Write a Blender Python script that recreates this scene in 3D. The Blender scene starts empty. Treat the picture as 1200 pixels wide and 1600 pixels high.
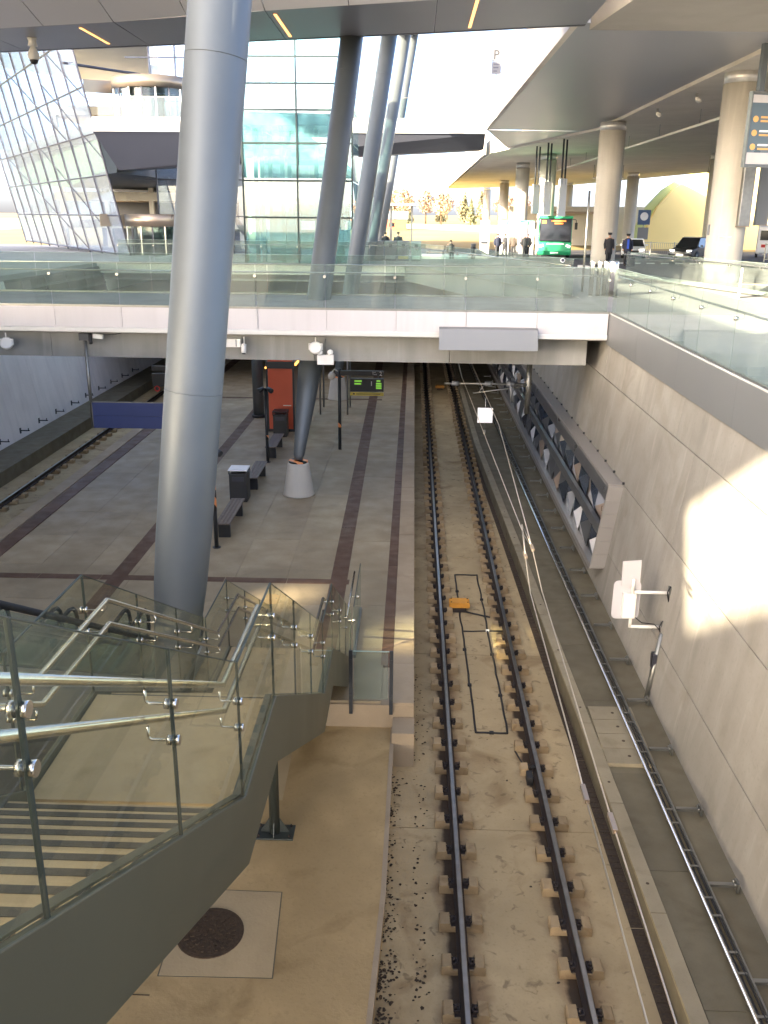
import bpy, math, random
from mathutils import Vector, Matrix, Euler
R = math.radians
rnd = random.Random(7)
S = bpy.context.scene
COL = S.collection

# ------------------------------------------------------------------ camera
cam_d = bpy.data.cameras.new('camera'); cam = bpy.data.objects.new('camera', cam_d); COL.objects.link(cam)
cam_d.sensor_fit = 'VERTICAL'; cam_d.sensor_height = 24.0; cam_d.lens = 24.0 * 1400.0 / 1600.0
cam_d.clip_start = 0.1; cam_d.clip_end = 6000
cam.location = (0, 0, 9.0)
_P, _Yw, _Ro = R(18.26), R(1.72), R(0.5)
_f = Vector((-math.sin(_Yw) * math.cos(_P), math.cos(_Yw) * math.cos(_P), -math.sin(_P)))
_r = Vector((math.cos(_Yw), math.sin(_Yw), 0)); _u = _r.cross(_f)
_r2 = math.cos(_Ro) * _r + math.sin(_Ro) * _u; _u2 = -math.sin(_Ro) * _r + math.cos(_Ro) * _u
cam.rotation_euler = Matrix((( _r2.x, _u2.x, -_f.x), (_r2.y, _u2.y, -_f.y), (_r2.z, _u2.z, -_f.z))).to_euler()
S.camera = cam
# ------------------------------------------------------------------ sky, sun, exposure
SUN_TO = Vector((0.76, 0.65, -0.404)).normalized()      # the way the light travels
elev = math.asin(-SUN_TO.z); az = math.atan2(-SUN_TO.x, -SUN_TO.y)
W = bpy.data.worlds.new('World'); S.world = W; W.use_nodes = True
wn = W.node_tree.nodes; wl = W.node_tree.links
sky = wn.new('ShaderNodeTexSky'); sky.sky_type = 'NISHITA'; sky.sun_disc = False
sky.sun_elevation = elev; sky.sun_rotation = az
sky.air_density = 0.42; sky.dust_density = 3.0; sky.ozone_density = 0.0
bg = wn['Background']; bg.inputs['Strength'].default_value = 0.15
wl.new(sky.outputs[0], bg.inputs[0])
sd = bpy.data.lights.new('sun', 'SUN'); sun = bpy.data.objects.new('sun', sd); COL.objects.link(sun)
sd.energy = 3.8; sd.angle = R(0.9); sd.color = (1.0, 0.86, 0.64)
sun.rotation_euler = SUN_TO.to_track_quat('-Z', 'Y').to_euler(); sun.location = (-40, -30, 60)
S.view_settings.view_transform = 'Standard'; S.view_settings.look = 'None'
S.view_settings.gamma = 1.0; S.view_settings.use_curve_mapping = False
S.view_settings.exposure = 3.15
S.cycles.transparent_max_bounces = 40; S.cycles.max_bounces = 8; S.cycles.diffuse_bounces = 4
S.cycles.glossy_bounces = 4; S.cycles.transmission_bounces = 4
S.cycles.caustics_reflective = False; S.cycles.caustics_refractive = False

# ------------------------------------------------------------------ materials
M = {}
def nodes(name):
    m = bpy.data.materials.new(name); m.use_nodes = True; M[name] = m
    nt = m.node_tree; return m, nt.nodes, nt.links, nt.nodes['Principled BSDF']
def rgb(c): return (c[0], c[1], c[2], 1)
def plain(name, c, rough=0.5, metal=0.0, var=0.06, scale=3.0, spec=0.5, emit=None, bump=0.0):
    m, n, l, p = nodes(name)
    p.inputs['Roughness'].default_value = rough; p.inputs['Metallic'].default_value = metal
    p.inputs['Specular IOR Level'].default_value = spec
    g = n.new('ShaderNodeNewGeometry'); t = n.new('ShaderNodeTexNoise'); t.inputs['Scale'].default_value = scale
    t.inputs['Detail'].default_value = 5; l.new(g.outputs['Position'], t.inputs['Vector'])
    mx = n.new('ShaderNodeMixRGB'); mx.inputs[1].default_value = rgb([v * (1 - var * 2) for v in c]); mx.inputs[2].default_value = rgb([min(1, v * (1 + var * 2)) for v in c])
    l.new(t.outputs['Fac'], mx.inputs[0]); l.new(mx.outputs[0], p.inputs['Base Color'])
    mr = n.new('ShaderNodeMapRange'); mr.inputs[3].default_value = max(0, rough - .08); mr.inputs[4].default_value = min(1, rough + .08)
    l.new(t.outputs['Fac'], mr.inputs[0]); l.new(mr.outputs[0], p.inputs['Roughness'])
    if bump:
        b = n.new('ShaderNodeBump'); b.inputs['Strength'].default_value = bump; b.inputs['Distance'].default_value = .01
        l.new(t.outputs['Fac'], b.inputs['Height']); l.new(b.outputs[0], p.inputs['Normal'])
    if emit:
        p.inputs['Emission Color'].default_value = rgb(emit[0]); p.inputs['Emission Strength'].default_value = emit[1]
    return m
def concrete(name, c, dark=0.6, scale=1.0, rough=0.8, stain=(.5, .45, .38), stain_amt=.35, bump=.25, streak=0.0, objvar=0.0, spec=.35):
    """mottled concrete: clouds at three sizes, pores, stains with a shape of their own, optional run-down streaks"""
    m, n, l, p = nodes(name)
    g = n.new('ShaderNodeNewGeometry')
    def noise(s, det=6, vec=None, dist=0.0):
        t = n.new('ShaderNodeTexNoise'); t.inputs['Scale'].default_value = s; t.inputs['Detail'].default_value = det; t.inputs['Distortion'].default_value = dist
        l.new(vec or g.outputs['Position'], t.inputs['Vector']); return t.outputs['Fac']
    def ramp(f, a, b, lo=0.0, hi=1.0):
        r = n.new('ShaderNodeMapRange'); r.inputs[1].default_value = a; r.inputs[2].default_value = b; r.inputs[3].default_value = lo; r.inputs[4].default_value = hi
        l.new(f, r.inputs[0]); return r.outputs[0]
    def mix(f, a, b, mode='MIX'):
        x = n.new('ShaderNodeMixRGB'); x.blend_type = mode
        for i, v in ((0, f), (1, a), (2, b)):
            if hasattr(v, 'links'): l.new(v, x.inputs[i])
            elif i == 0: x.inputs[0].default_value = v
            else: x.inputs[i].default_value = rgb(v)
        return x.outputs[0]
    big = noise(.35 * scale, 4, dist=.6); mid = noise(2.2 * scale, 8); fine = noise(28 * scale, 4)
    col = mix(ramp(big, .3, .7), [v * (1 - .22 * dark) for v in c], [v * (1 + .12 * dark) for v in c])
    col = mix(ramp(mid, .35, .7, 0, .5 * dark), col, [v * .72 for v in c])
    col = mix(ramp(fine, .55, .75, 0, .35 * dark), col, [v * .6 for v in c])
    st = noise(.9 * scale, 10, dist=1.2)
    col = mix(ramp(st, .56, .72, 0, stain_amt), col, [c[i] * stain[i] for i in range(3)])
    if streak:
        mp = n.new('ShaderNodeMapping'); mp.inputs['Scale'].default_value = (2.6, 2.6, .16); l.new(g.outputs['Position'], mp.inputs['Vector'])
        sk = noise(1.0, 6, mp.outputs[0]); col = mix(ramp(sk, .48, .72, 0, streak), col, [v * .55 for v in c])
        sk2 = noise(2.1, 6, mp.outputs[0]); col = mix(ramp(sk2, .58, .74, 0, streak * .8), col, [min(.75, v * 1.45) for v in c])
    if objvar:
        oi = n.new('ShaderNodeObjectInfo'); k = ramp(oi.outputs['Random'], 0, 1, 1 - objvar, 1 + objvar)
        cx = n.new('ShaderNodeVectorMath'); cx.operation = 'SCALE'; l.new(col, cx.inputs[0]); l.new(k, cx.inputs['Scale']); col = cx.outputs[0]
    l.new(col, p.inputs['Base Color'])
    l.new(ramp(mid, .3, .7, rough - .15, min(1, rough + .1)), p.inputs['Roughness']); p.inputs['Specular IOR Level'].default_value = spec
    b = n.new('ShaderNodeBump'); b.inputs['Strength'].default_value = bump; b.inputs['Distance'].default_value = .012
    l.new(fine, b.inputs['Height']); b2 = n.new('ShaderNodeBump'); b2.inputs['Strength'].default_value = bump; b2.inputs['Distance'].default_value = .03
    l.new(mid, b2.inputs['Height']); l.new(b.outputs[0], b2.inputs['Normal']); l.new(b2.outputs[0], p.inputs['Normal'])
    return m
def glass(name, tint, refl=0.9, rough=0.01, film=0.0, filmc=(.8, .85, .82)):
    m = bpy.data.materials.new(name); m.use_nodes = True; M[name] = m
    n = m.node_tree.nodes; l = m.node_tree.links; n.clear()
    out = n.new('ShaderNodeOutputMaterial'); tr = n.new('ShaderNodeBsdfTransparent'); tr.inputs[0].default_value = rgb(tint)
    gl = n.new('ShaderNodeBsdfGlossy'); gl.inputs['Roughness'].default_value = rough; gl.inputs[0].default_value = (.95, 1, .98, 1)
    fr = n.new('ShaderNodeFresnel'); fr.inputs[0].default_value = 1.55
    mu = n.new('ShaderNodeMath'); mu.operation = 'MULTIPLY'; mu.inputs[1].default_value = refl; mu.use_clamp = True; l.new(fr.outputs[0], mu.inputs[0])
    ge = n.new('ShaderNodeNewGeometry'); inv = n.new('ShaderNodeMath'); inv.operation = 'SUBTRACT'; inv.inputs[0].default_value = 1.0; l.new(ge.outputs['Backfacing'], inv.inputs[1])
    m0 = n.new('ShaderNodeMath'); m0.operation = 'MULTIPLY'; l.new(mu.outputs[0], m0.inputs[0]); l.new(inv.outputs[0], m0.inputs[1]); mu = m0
    mx = n.new('ShaderNodeMixShader'); l.new(mu.outputs[0], mx.inputs[0]); l.new(tr.outputs[0], mx.inputs[1]); l.new(gl.outputs[0], mx.inputs[2])
    last = mx.outputs[0]
    if film:
        df = n.new('ShaderNodeBsdfDiffuse'); df.inputs[0].default_value = rgb(filmc)
        g = n.new('ShaderNodeNewGeometry'); t = n.new('ShaderNodeTexNoise'); t.inputs['Scale'].default_value = 1.7; t.inputs['Detail'].default_value = 8; l.new(g.outputs['Position'], t.inputs[0])
        mr = n.new('ShaderNodeMapRange'); mr.inputs[1].default_value = .3; mr.inputs[2].default_value = .75; mr.inputs[3].default_value = film * .5; mr.inputs[4].default_value = film * 1.6; l.new(t.outputs['Fac'], mr.inputs[0])
        m2 = n.new('ShaderNodeMixShader'); l.new(mr.outputs[0], m2.inputs[0]); l.new(last, m2.inputs[1]); l.new(df.outputs[0], m2.inputs[2]); last = m2.outputs[0]
    l.new(last, out.inputs[0]); return m

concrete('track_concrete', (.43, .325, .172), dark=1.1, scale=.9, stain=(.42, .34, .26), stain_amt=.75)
concrete('slab_concrete', (.46, .325, .15), dark=1.3, scale=.8, stain=(.5, .46, .38), stain_amt=.75)
concrete('patch_concrete', (.44, .335, .185), dark=.5, scale=1.0, stain_amt=.2)
concrete('wall_concrete', (.29, .27, .23), dark=1.0, scale=.55, stain=(.62, .6, .55), stain_amt=.6, streak=.34, bump=.14, objvar=.085)
concrete('grey_wall_concrete', (.76, .73, .70), dark=.4, scale=.5, stain=(.8, .8, .82), stain_amt=.25, streak=.28, bump=.1, objvar=.04)
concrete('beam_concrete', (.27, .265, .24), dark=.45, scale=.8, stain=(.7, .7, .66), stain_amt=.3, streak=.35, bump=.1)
concrete('column_concrete', (.52, .49, .42), dark=.4, scale=.5, stain=(.75, .72, .68), stain_amt=.3, streak=.3, bump=.1)
concrete('paver', (.325, .26, .16), dark=1.1, scale=.8, stain=(.55, .55, .55), stain_amt=.5, rough=.62, objvar=.1, spec=.5)
concrete('kerb_stone', (.37, .29, .19), dark=.6, scale=1.1, stain_amt=.35, objvar=.06)
concrete('brown_tile', (.12, .07, .045), dark=.7, scale=1.2, stain_amt=.35, rough=.65, objvar=.12)
concrete('block_concrete', (.34, .245, .13), dark=.9, scale=3, stain=(.45, .36, .28), stain_amt=.6, objvar=.14)
concrete('trough_concrete', (.27, .23, .15), dark=.6, scale=1.5, stain_amt=.4, objvar=.08)
concrete('walk_concrete', (.14, .12, .075), dark=.7, scale=1.2, stain_amt=.45, objvar=.08)
concrete('plaza_paving', (.33, .33, .33), dark=.5, scale=.5, stain_amt=.3)
concrete('asphalt', (.075, .075, .08), dark=.7, scale=1.0, stain_amt=.3, rough=.85)
concrete('deck_concrete', (.74, .69, .61), dark=.5, scale=.35, stain=(.7, .66, .6), stain_amt=.35, bump=.08)
concrete('rust', (.10, .052, .026), dark=.9, scale=4, stain_amt=.5, rough=.85)
concrete('field', (.28, .21, .08), dark=.9, scale=.02, stain=(.6, .8, .6), stain_amt=.6, bump=0)
concrete('hill_ground', (.16, .12, .06), dark=.9, scale=.01, stain_amt=.5, bump=0)
plain('steel_head', (.27, .255, .235), .32, 1.0, .15, 6)
plain('collar_steel', (.66, .64, .60), .35, .6, .1, 6)
plain('rail_side', (.035, .022, .014), .7, .3, .25, 9)
plain('clip_steel', (.045, .035, .03), .65, .5, .3, 20)
plain('column_steel', (.125, .142, .148), .5, .35, .10, 1.1)
plain('stair_paint', (.085, .083, .052), .42, .25, .05, .8)
plain('dark_paint', (.04, .045, .05), .45, .3, .1, 2)
plain('post_green', (.05, .058, .05), .45, .3, .12, 3)
plain('stainless', (.62, .60, .55), .22, 1.0, .05, 8)
plain('galvanised', (.24, .24, .22), .42, .9, .12, 7)
plain('bright_pipe', (.75, .74, .72), .18, 1.0, .05, 3)
concrete('white_panel', (.50, .485, .49), dark=.12, scale=.8, rough=.5, stain=(.8, .78, .75), stain_amt=.12, streak=.14, bump=.02, objvar=.03)
plain('white_paint', (.74, .72, .66), .45, 0, .04, 3)
plain('lip_grey', (.55, .55, .52), .5, .1, .04, 1)
plain('grey_panel', (.19, .195, .195), .45, .3, .03, .8)
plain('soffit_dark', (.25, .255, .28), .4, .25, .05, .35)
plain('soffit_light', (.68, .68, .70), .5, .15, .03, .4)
plain('fascia_grey', (.40, .41, .44), .4, .35, .05, .5)
plain('girder_dark', (.06, .065, .085), .5, .3, .06, .5)
plain('mullion', (.06, .062, .08), .4, .6, .05, 2)
plain('dark_mullion', (.03, .045, .045), .4, .5, .08, 2)
plain('blue_sign', (.018, .035, .12), .4, 0, .05, 2)
plain('red_panel', (.72, .13, .06), .45, .05, .06, 1.2)
plain('black', (.015, .015, .016), .5, 0, .1, 3)
plain('rubber', (.012, .012, .012), .8, 0, .2, 10)
plain('bin_dark', (.04, .042, .045), .4, .5, .08, 4)
plain('wood', (.16, .13, .105), .65, 0, .28, 14)
plain('orange_box', (.62, .27, .03), .55, 0, .15, 9)
plain('hazard_orange', (.75, .22, .06), .5, 0, .06, 6)
plain('manhole_iron', (.085, .056, .032), .75, .4, .35, 22, bump=.6)
plain('art_dark', (.13, .135, .14), .3, .4, .06, 1.5)
plain('art_frame', (.36, .34, .31), .4, .5, .05, 1.2)
plain('art_mirror', (.75, .77, .80), .22, .55, .03, 1.5)
plain('art_white', (.72, .71, .70), .35, .1, .03, 2)
plain('art_tan', (.42, .33, .25), .3, .4, .06, 2)
plain('art_blue', (.20, .25, .33), .15, .85, .06, 2)
plain('cable_black', (.018, .017, .016), .7, 0, .2, 12)
plain('wire', (.55, .47, .36), .35, .8, .08, 12)
plain('sign_black', (.02, .022, .024), .4, 0, .05, 3)
plain('sign_yellow', (.72, .55, .08), .45, 0, .05, 3)
plain('sign_grey', (.11, .11, .12), .5)
plain('sign_white', (.8, .8, .8), .45, 0, .02, 3)
plain('led_green', (.1, .5, .05), .5, emit=((.45, 1, .1), .05))
plain('led_orange', (.6, .2, .05), .5, emit=((1, .25, .04), .25))
plain('lamp_warm', (.9, .7, .4), .5, emit=((1, .42, .12), .35))
plain('bulb_orange', (.9, .5, .2), .5, emit=((1, .42, .08), .45))
plain('headlight', (.9, .88, .8), .2, emit=((1, .93, .8), .5))
plain('red_ring', (.6, .03, .02), .5)
plain('bus_green', (.03, .33, .15), .3, .1, .04, 2)
plain('car_white', (.72, .73, .75), .25, .1, .02, 2)
plain('car_dark', (.035, .037, .042), .22, .4, .06, 2)
plain('car_silver', (.5, .51, .53), .25, .7, .04, 2)
plain('car_window', (.012, .014, .018), .08, 0, .05, 2)
plain('skin', (.48, .30, .21), .6)
plain('hair', (.04, .03, .02), .7)
plain('cloth_dark', (.025, .026, .03), .85, 0, .15, 14)
plain('cloth_navy', (.02, .025, .05), .85, 0, .15, 14)
plain('cloth_blue', (.02, .07, .45), .7, 0, .1, 12)
plain('cloth_brown', (.07, .055, .045), .85, 0, .15, 14)
plain('cloth_jeans', (.09, .14, .25), .85, 0, .15, 14)
plain('cream_wall', (.62, .57, .46), .7, 0, .05, .3)
concrete('beige_soffit', (.40, .375, .33), dark=.5, scale=.35, stain_amt=.3, bump=.08)
plain('yellow_wall', (.80, .64, .26), .65, 0, .04, .3)
plain('lime_wall', (.45, .52, .22), .65, 0, .04, .3)
plain('line_paint', (.68, .68, .66), .6, 0, .12, 3)
plain('bronze', (.30, .24, .18), .3, .7, .05, 1)
plain('poster', (.55, .42, .50), .5, 0, .3, 5)
plain('totem_green', (.12, .55, .40), .45)
plain('info_blue', (.10, .14, .17), .3, .1, .1, .8)
plain('info_orange', (.60, .36, .13), .45)
plain('litter', (.05, .033, .018), .9, 0, .4, 30)
plain('bark', (.10, .06, .035), .9, 0, .3, 3)
plain('leaf_orange', (.34, .22, .14), .8, 0, .4, .8)
plain('leaf_green', (.13, .12, .06), .8, 0, .4, .8)
plain('garage_wall', (.62, .52, .38), .7, 0, .06, .3)
plain('interior_dark', (.05, .055, .06), .6, 0, .2, .7)
plain('interior_floor', (.16, .17, .17), .5, 0, .1, .7)
plain('pit_wall', (.10, .105, .10), .8, 0, .2, .6)
glass('rail_glass', (.80, .86, .82), refl=.9, film=.05)
glass('stair_glass', (.92, .915, .84), refl=.5, film=.025, filmc=(.55, .54, .42))
glass('tower_glass', (.74, .93, .95), refl=4.0, film=.18, filmc=(.34, .72, .76))
glass('facade_glass', (.80, .87, .93), refl=2.2, film=.10, filmc=(.72, .78, .95))
glass('clear_glass', (.88, .93, .92), refl=1.0)
plain('glass_edge', (.022, .032, .024), .5, 0, .1, 5)
plain('glass_edge_light', (.30, .40, .36), .2, 0, .1, 5)

# rust run off the rails into the track slab; darker band beside them
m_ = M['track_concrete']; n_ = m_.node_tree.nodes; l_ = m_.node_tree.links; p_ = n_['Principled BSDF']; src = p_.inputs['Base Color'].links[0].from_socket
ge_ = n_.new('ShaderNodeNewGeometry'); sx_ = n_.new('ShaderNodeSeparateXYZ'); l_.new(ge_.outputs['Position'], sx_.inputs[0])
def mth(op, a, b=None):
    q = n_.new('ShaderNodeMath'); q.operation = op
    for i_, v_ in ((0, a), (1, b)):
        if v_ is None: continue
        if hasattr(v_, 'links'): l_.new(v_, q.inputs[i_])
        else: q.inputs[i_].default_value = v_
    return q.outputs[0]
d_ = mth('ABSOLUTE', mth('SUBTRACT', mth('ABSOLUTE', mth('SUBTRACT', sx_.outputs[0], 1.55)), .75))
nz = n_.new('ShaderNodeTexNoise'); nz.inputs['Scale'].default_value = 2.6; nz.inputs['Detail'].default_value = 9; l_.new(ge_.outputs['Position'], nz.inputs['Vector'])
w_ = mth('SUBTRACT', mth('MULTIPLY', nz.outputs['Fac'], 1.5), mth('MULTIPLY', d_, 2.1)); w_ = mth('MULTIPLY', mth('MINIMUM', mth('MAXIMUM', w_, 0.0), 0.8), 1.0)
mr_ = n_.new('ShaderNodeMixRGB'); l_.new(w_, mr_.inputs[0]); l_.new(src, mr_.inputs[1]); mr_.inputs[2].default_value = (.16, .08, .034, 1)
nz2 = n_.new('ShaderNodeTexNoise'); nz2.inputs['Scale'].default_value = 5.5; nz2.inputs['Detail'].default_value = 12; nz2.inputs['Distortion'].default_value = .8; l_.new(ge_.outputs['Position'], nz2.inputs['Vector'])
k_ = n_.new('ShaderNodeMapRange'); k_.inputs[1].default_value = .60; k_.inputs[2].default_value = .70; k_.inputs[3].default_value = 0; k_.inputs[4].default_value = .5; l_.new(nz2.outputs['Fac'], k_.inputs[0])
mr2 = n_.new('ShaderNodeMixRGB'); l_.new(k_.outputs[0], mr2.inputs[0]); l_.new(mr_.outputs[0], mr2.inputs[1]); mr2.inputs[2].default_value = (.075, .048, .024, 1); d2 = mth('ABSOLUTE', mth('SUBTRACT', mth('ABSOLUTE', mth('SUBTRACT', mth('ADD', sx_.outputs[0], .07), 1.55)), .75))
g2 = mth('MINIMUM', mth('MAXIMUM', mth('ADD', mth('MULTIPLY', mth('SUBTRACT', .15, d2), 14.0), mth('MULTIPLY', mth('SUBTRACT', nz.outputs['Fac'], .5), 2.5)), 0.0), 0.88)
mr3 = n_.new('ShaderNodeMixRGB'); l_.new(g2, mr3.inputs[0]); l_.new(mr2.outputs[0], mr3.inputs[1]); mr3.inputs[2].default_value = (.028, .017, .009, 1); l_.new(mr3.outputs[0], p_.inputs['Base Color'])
# a stainless / hazard striped material for flat print
def stripes(name, c1, c2, scale):
    m, n, l, p = nodes(name)
    tc = n.new('ShaderNodeNewGeometry'); w = n.new('ShaderNodeTexWave'); w.wave_type = 'BANDS'; w.bands_direction = 'DIAGONAL'
    w.inputs['Scale'].default_value = scale; l.new(tc.outputs['Position'], w.inputs['Vector'])
    r = n.new('ShaderNodeValToRGB'); r.color_ramp.interpolation = 'CONSTANT'; r.color_ramp.elements[0].color = rgb(c1); r.color_ramp.elements[1].position = .5; r.color_ramp.elements[1].color = rgb(c2)
    l.new(w.outputs['Fac'], r.inputs[0]); l.new(r.outputs[0], p.inputs['Base Color']); p.inputs['Roughness'].default_value = .5
stripes('hazard', (.012, .012, .012), (.85, .33, .12), 1.35)

# ------------------------------------------------------------------ mesh builder
class MB:
    def __init__(s): s.v = []; s.f = []; s.m = []; s.sm = []
    def face(s, pts, mi=0, sm=False):
        k = len(s.v); s.v += [tuple(p) for p in pts]; s.f.append(list(range(k, k + len(pts)))); s.m.append(mi); s.sm.append(sm); return s
    def mesh(s, vs, fs, mi=0, sm=False):
        k = len(s.v); s.v += [tuple(p) for p in vs]
        for i, f in enumerate(fs):
            s.f.append([k + a for a in f]); s.m.append(mi[i] if isinstance(mi, (list, tuple)) else mi); s.sm.append(sm)
        return s
    def box(s, x0, x1, y0, y1, z0, z1, mi=0):
        v = [(x, y, z) for z in (z0, z1) for y in (y0, y1) for x in (x0, x1)]
        return s.mesh(v, [(0, 2, 3, 1), (4, 5, 7, 6), (0, 1, 5, 4), (2, 6, 7, 3), (0, 4, 6, 2), (1, 3, 7, 5)], mi)
    def obox(s, c, size, rot=(0, 0, 0), mi=0):
        m = Euler(rot).to_matrix(); c = Vector(c); h = Vector(size) / 2
        v = [c + m @ Vector((sx * h.x, sy * h.y, sz * h.z)) for sz in (-1, 1) for sy in (-1, 1) for sx in (-1, 1)]
        return s.mesh(v, [(0, 2, 3, 1), (4, 5, 7, 6), (0, 1, 5, 4), (2, 6, 7, 3), (0, 4, 6, 2), (1, 3, 7, 5)], mi)
    def prism(s, poly, a, b, axis='x', cap=0, side=0):
        """poly in the plane across axis, extruded from a to b. x:(y,z) y:(x,z) z:(x,y)"""
        def P(q, t): return {'x': (t, q[0], q[1]), 'y': (q[0], t, q[1]), 'z': (q[0], q[1], t)}[axis]
        n = len(poly); v = [P(q, a) for q in poly] + [P(q, b) for q in poly]
        fs = [tuple(range(n))[::-1], tuple(range(n, 2 * n))] + [(i, (i + 1) % n, n + (i + 1) % n, n + i) for i in range(n)]
        return s.mesh(v, fs, [cap, cap] + [side] * n)
    def tube(s, pts, r, n=10, mi=0, caps=True, sm=True):
        pts = [Vector(p) for p in pts]; rs = r if isinstance(r, (list, tuple)) else [r] * len(pts)
        k = len(s.v); up = None
        for i, p in enumerate(pts):
            d = (pts[min(i + 1, len(pts) - 1)] - pts[max(i - 1, 0)]).normalized()
            if up is None:
                up = Vector((0, 0, 1)) if abs(d.z) < .9 else Vector((0, 1, 0))
            a = d.cross(up).normalized(); b = a.cross(d).normalized(); up = b
            for j in range(n):
                t = 2 * math.pi * j / n; s.v.append(tuple(p + (a * math.cos(t) + b * math.sin(t)) * rs[i]))
        for i in range(len(pts) - 1):
            for j in range(n):
                s.f.append([k + i * n + j, k + i * n + (j + 1) % n, k + (i + 1) * n + (j + 1) % n, k + (i + 1) * n + j]); s.m.append(mi); s.sm.append(sm)
        if caps:
            s.f.append([k + j for j in range(n)][::-1]); s.m.append(mi); s.sm.append(False)
            e = k + (len(pts) - 1) * n; s.f.append([e + j for j in range(n)]); s.m.append(mi); s.sm.append(False)
        return s
    def lathe(s, prof, c=(0, 0, 0), n=24, mi=0, sx=1, sy=1, sm=True):
        k = len(s.v)
        for r, z in prof:
            for j in range(n):
                t = 2 * math.pi * j / n; s.v.append((c[0] + r * sx * math.cos(t), c[1] + r * sy * math.sin(t), c[2] + z))
        for i in range(len(prof) - 1):
            for j in range(n):
                s.f.append([k + i * n + j, k + i * n + (j + 1) % n, k + (i + 1) * n + (j + 1) % n, k + (i + 1) * n + j]); s.m.append(mi); s.sm.append(sm)
        s.f.append([k + j for j in range(n)][::-1]); s.m.append(mi); s.sm.append(False)
        e = k + (len(prof) - 1) * n; s.f.append([e + j for j in range(n)]); s.m.append(mi); s.sm.append(False)
        return s
    def data(s, name, mats):
        me = bpy.data.meshes.new(name); me.from_pydata(s.v, [], s.f)
        for x in (mats if isinstance(mats, (list, tuple)) else [mats]): me.materials.append(M[x])
        me.polygons.foreach_set('material_index', s.m); me.polygons.foreach_set('use_smooth', s.sm); me.update(); return me
    def build(s, name, mats, parent=None, bevel=0):
        return link(name, s.data(name, mats), parent, bevel)
WORLD = {}
def link(name, me, parent=None, bevel=0):
    o = bpy.data.objects.new(name, me); COL.objects.link(o)
    if parent is not None:
        o.parent = parent
        if WORLD.get(parent.name): o.matrix_parent_inverse = Matrix.Translation(-parent.location)
    if bevel:
        b = o.modifiers.new('bevel', 'BEVEL'); b.width = bevel; b.segments = 2; b.limit_method = 'ANGLE'; b.angle_limit = R(40)
    return o
def tag(o, label=None, cat=None, group=None, kind=None):
    if label: o['label'] = label
    if cat: o['category'] = cat
    if group: o['group'] = group
    if kind: o['kind'] = kind
    return o
def thing(name, label, cat, loc=(0, 0, 0), rz=0, group=None, world=False):
    o = bpy.data.objects.new(name, None); COL.objects.link(o); o.location = loc; o.rotation_euler = (0, 0, rz)
    o.empty_display_size = .2; WORLD[o.name] = world
    return tag(o, label, cat, group)
def struct(o): return tag(o, kind='structure')
def copy_tree(o, loc=None, rz=None, label=None, parent=None):
    c = o.copy(); COL.objects.link(c)
    if parent is not None: c.parent = parent
    if loc is not None: c.location = loc
    if rz is not None: c.rotation_euler = (0, 0, rz)
    if label: c['label'] = label
    WORLD[c.name] = False
    for ch in o.children: copy_tree(ch, parent=c)
    return c
def text(s, size, loc, rot, mat, parent, align='LEFT', ext=.004):
    cu = bpy.data.curves.new('lettering', 'FONT'); cu.body = s; cu.size = size; cu.align_x = align; cu.extrude = ext; cu.resolution_u = 2
    cu.materials.append(M[mat]); o = bpy.data.objects.new('lettering', cu); COL.objects.link(o); o.location = loc; o.rotation_euler = rot
    bpy.context.view_layer.update(); me = bpy.data.meshes.new_from_object(o); loc_, rot_ = o.location.copy(), o.rotation_euler.copy(); bpy.data.objects.remove(o)
    o = link('lettering', me, parent); o.location = loc_; o.rotation_euler = rot_
    return o
def gz(y): return 6.5 if y < 50 else 6.5 - .02 * (min(y, 120) - 50)
# ================================================================== THE GROUND AND THE PIT
def kx(y):      # left face of the trough kerb, which closes in on the track with distance
    pts = [(-6, 3.42), (8, 3.36), (13, 3.25), (24.6, 2.95), (36, 2.62), (90, 2.45)]
    for (a, xa), (b, xb) in zip(pts, pts[1:]):
        if y <= b: return xa + (xb - xa) * (y - a) / (b - a)
    return 2.45
def lx(y): return 4.06 - .0115 * (y - 8)      # cable ladder
# far terrain: one sheet to the horizon, gently rising
g = MB()
ys = [46, 120, 160, 220, 300, 420, 700, 1200, 2500, 5000]; zs = [5.0, 4.9, 5.0, 5.6, 6.6, 8.0, 9.5, 9.0, 7.0, 5.0]
xs = [-3000, -600, -200, -60, 0, 60, 200, 600, 3000]
idx = [(x, y, z + (0 if y < 150 else .6 * math.sin(x * .013 + y * .01))) for y, z in zip(ys, zs) for x in xs]
fs = [(j * len(xs) + i, j * len(xs) + i + 1, (j + 1) * len(xs) + i + 1, (j + 1) * len(xs) + i) for j in range(len(ys) - 1) for i in range(len(xs) - 1)]
struct(g.mesh(idx, fs, 0, True).build('ground', 'field'))
g = MB(); g.face([(-600, 190, 5.5), (-20, 150, 5.15), (80, 150, 5.15), (120, 240, 6.3), (-100, 330, 7.4)])
struct(g.build('meadow', 'lime_wall'))
struct(MB().box(-17, 6.2, -8, 92, -.9, -.55).build('pit_floor', 'slab_concrete'))

# right track bed, one slab with joints
tb = MB()
y = -6.0
for i in range(16):
    tb.box(-.34, 3.5, y, y + 5.985, -.8, -.25 + (.0015 * (i % 3))); y += 6.0
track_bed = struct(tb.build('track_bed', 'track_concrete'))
lt = MB(); lt.box(-14.5, -11.2, 14.2, 92, -.8, -.25)
left_bed = struct(lt.build('track_bed', 'track_concrete'))

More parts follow.
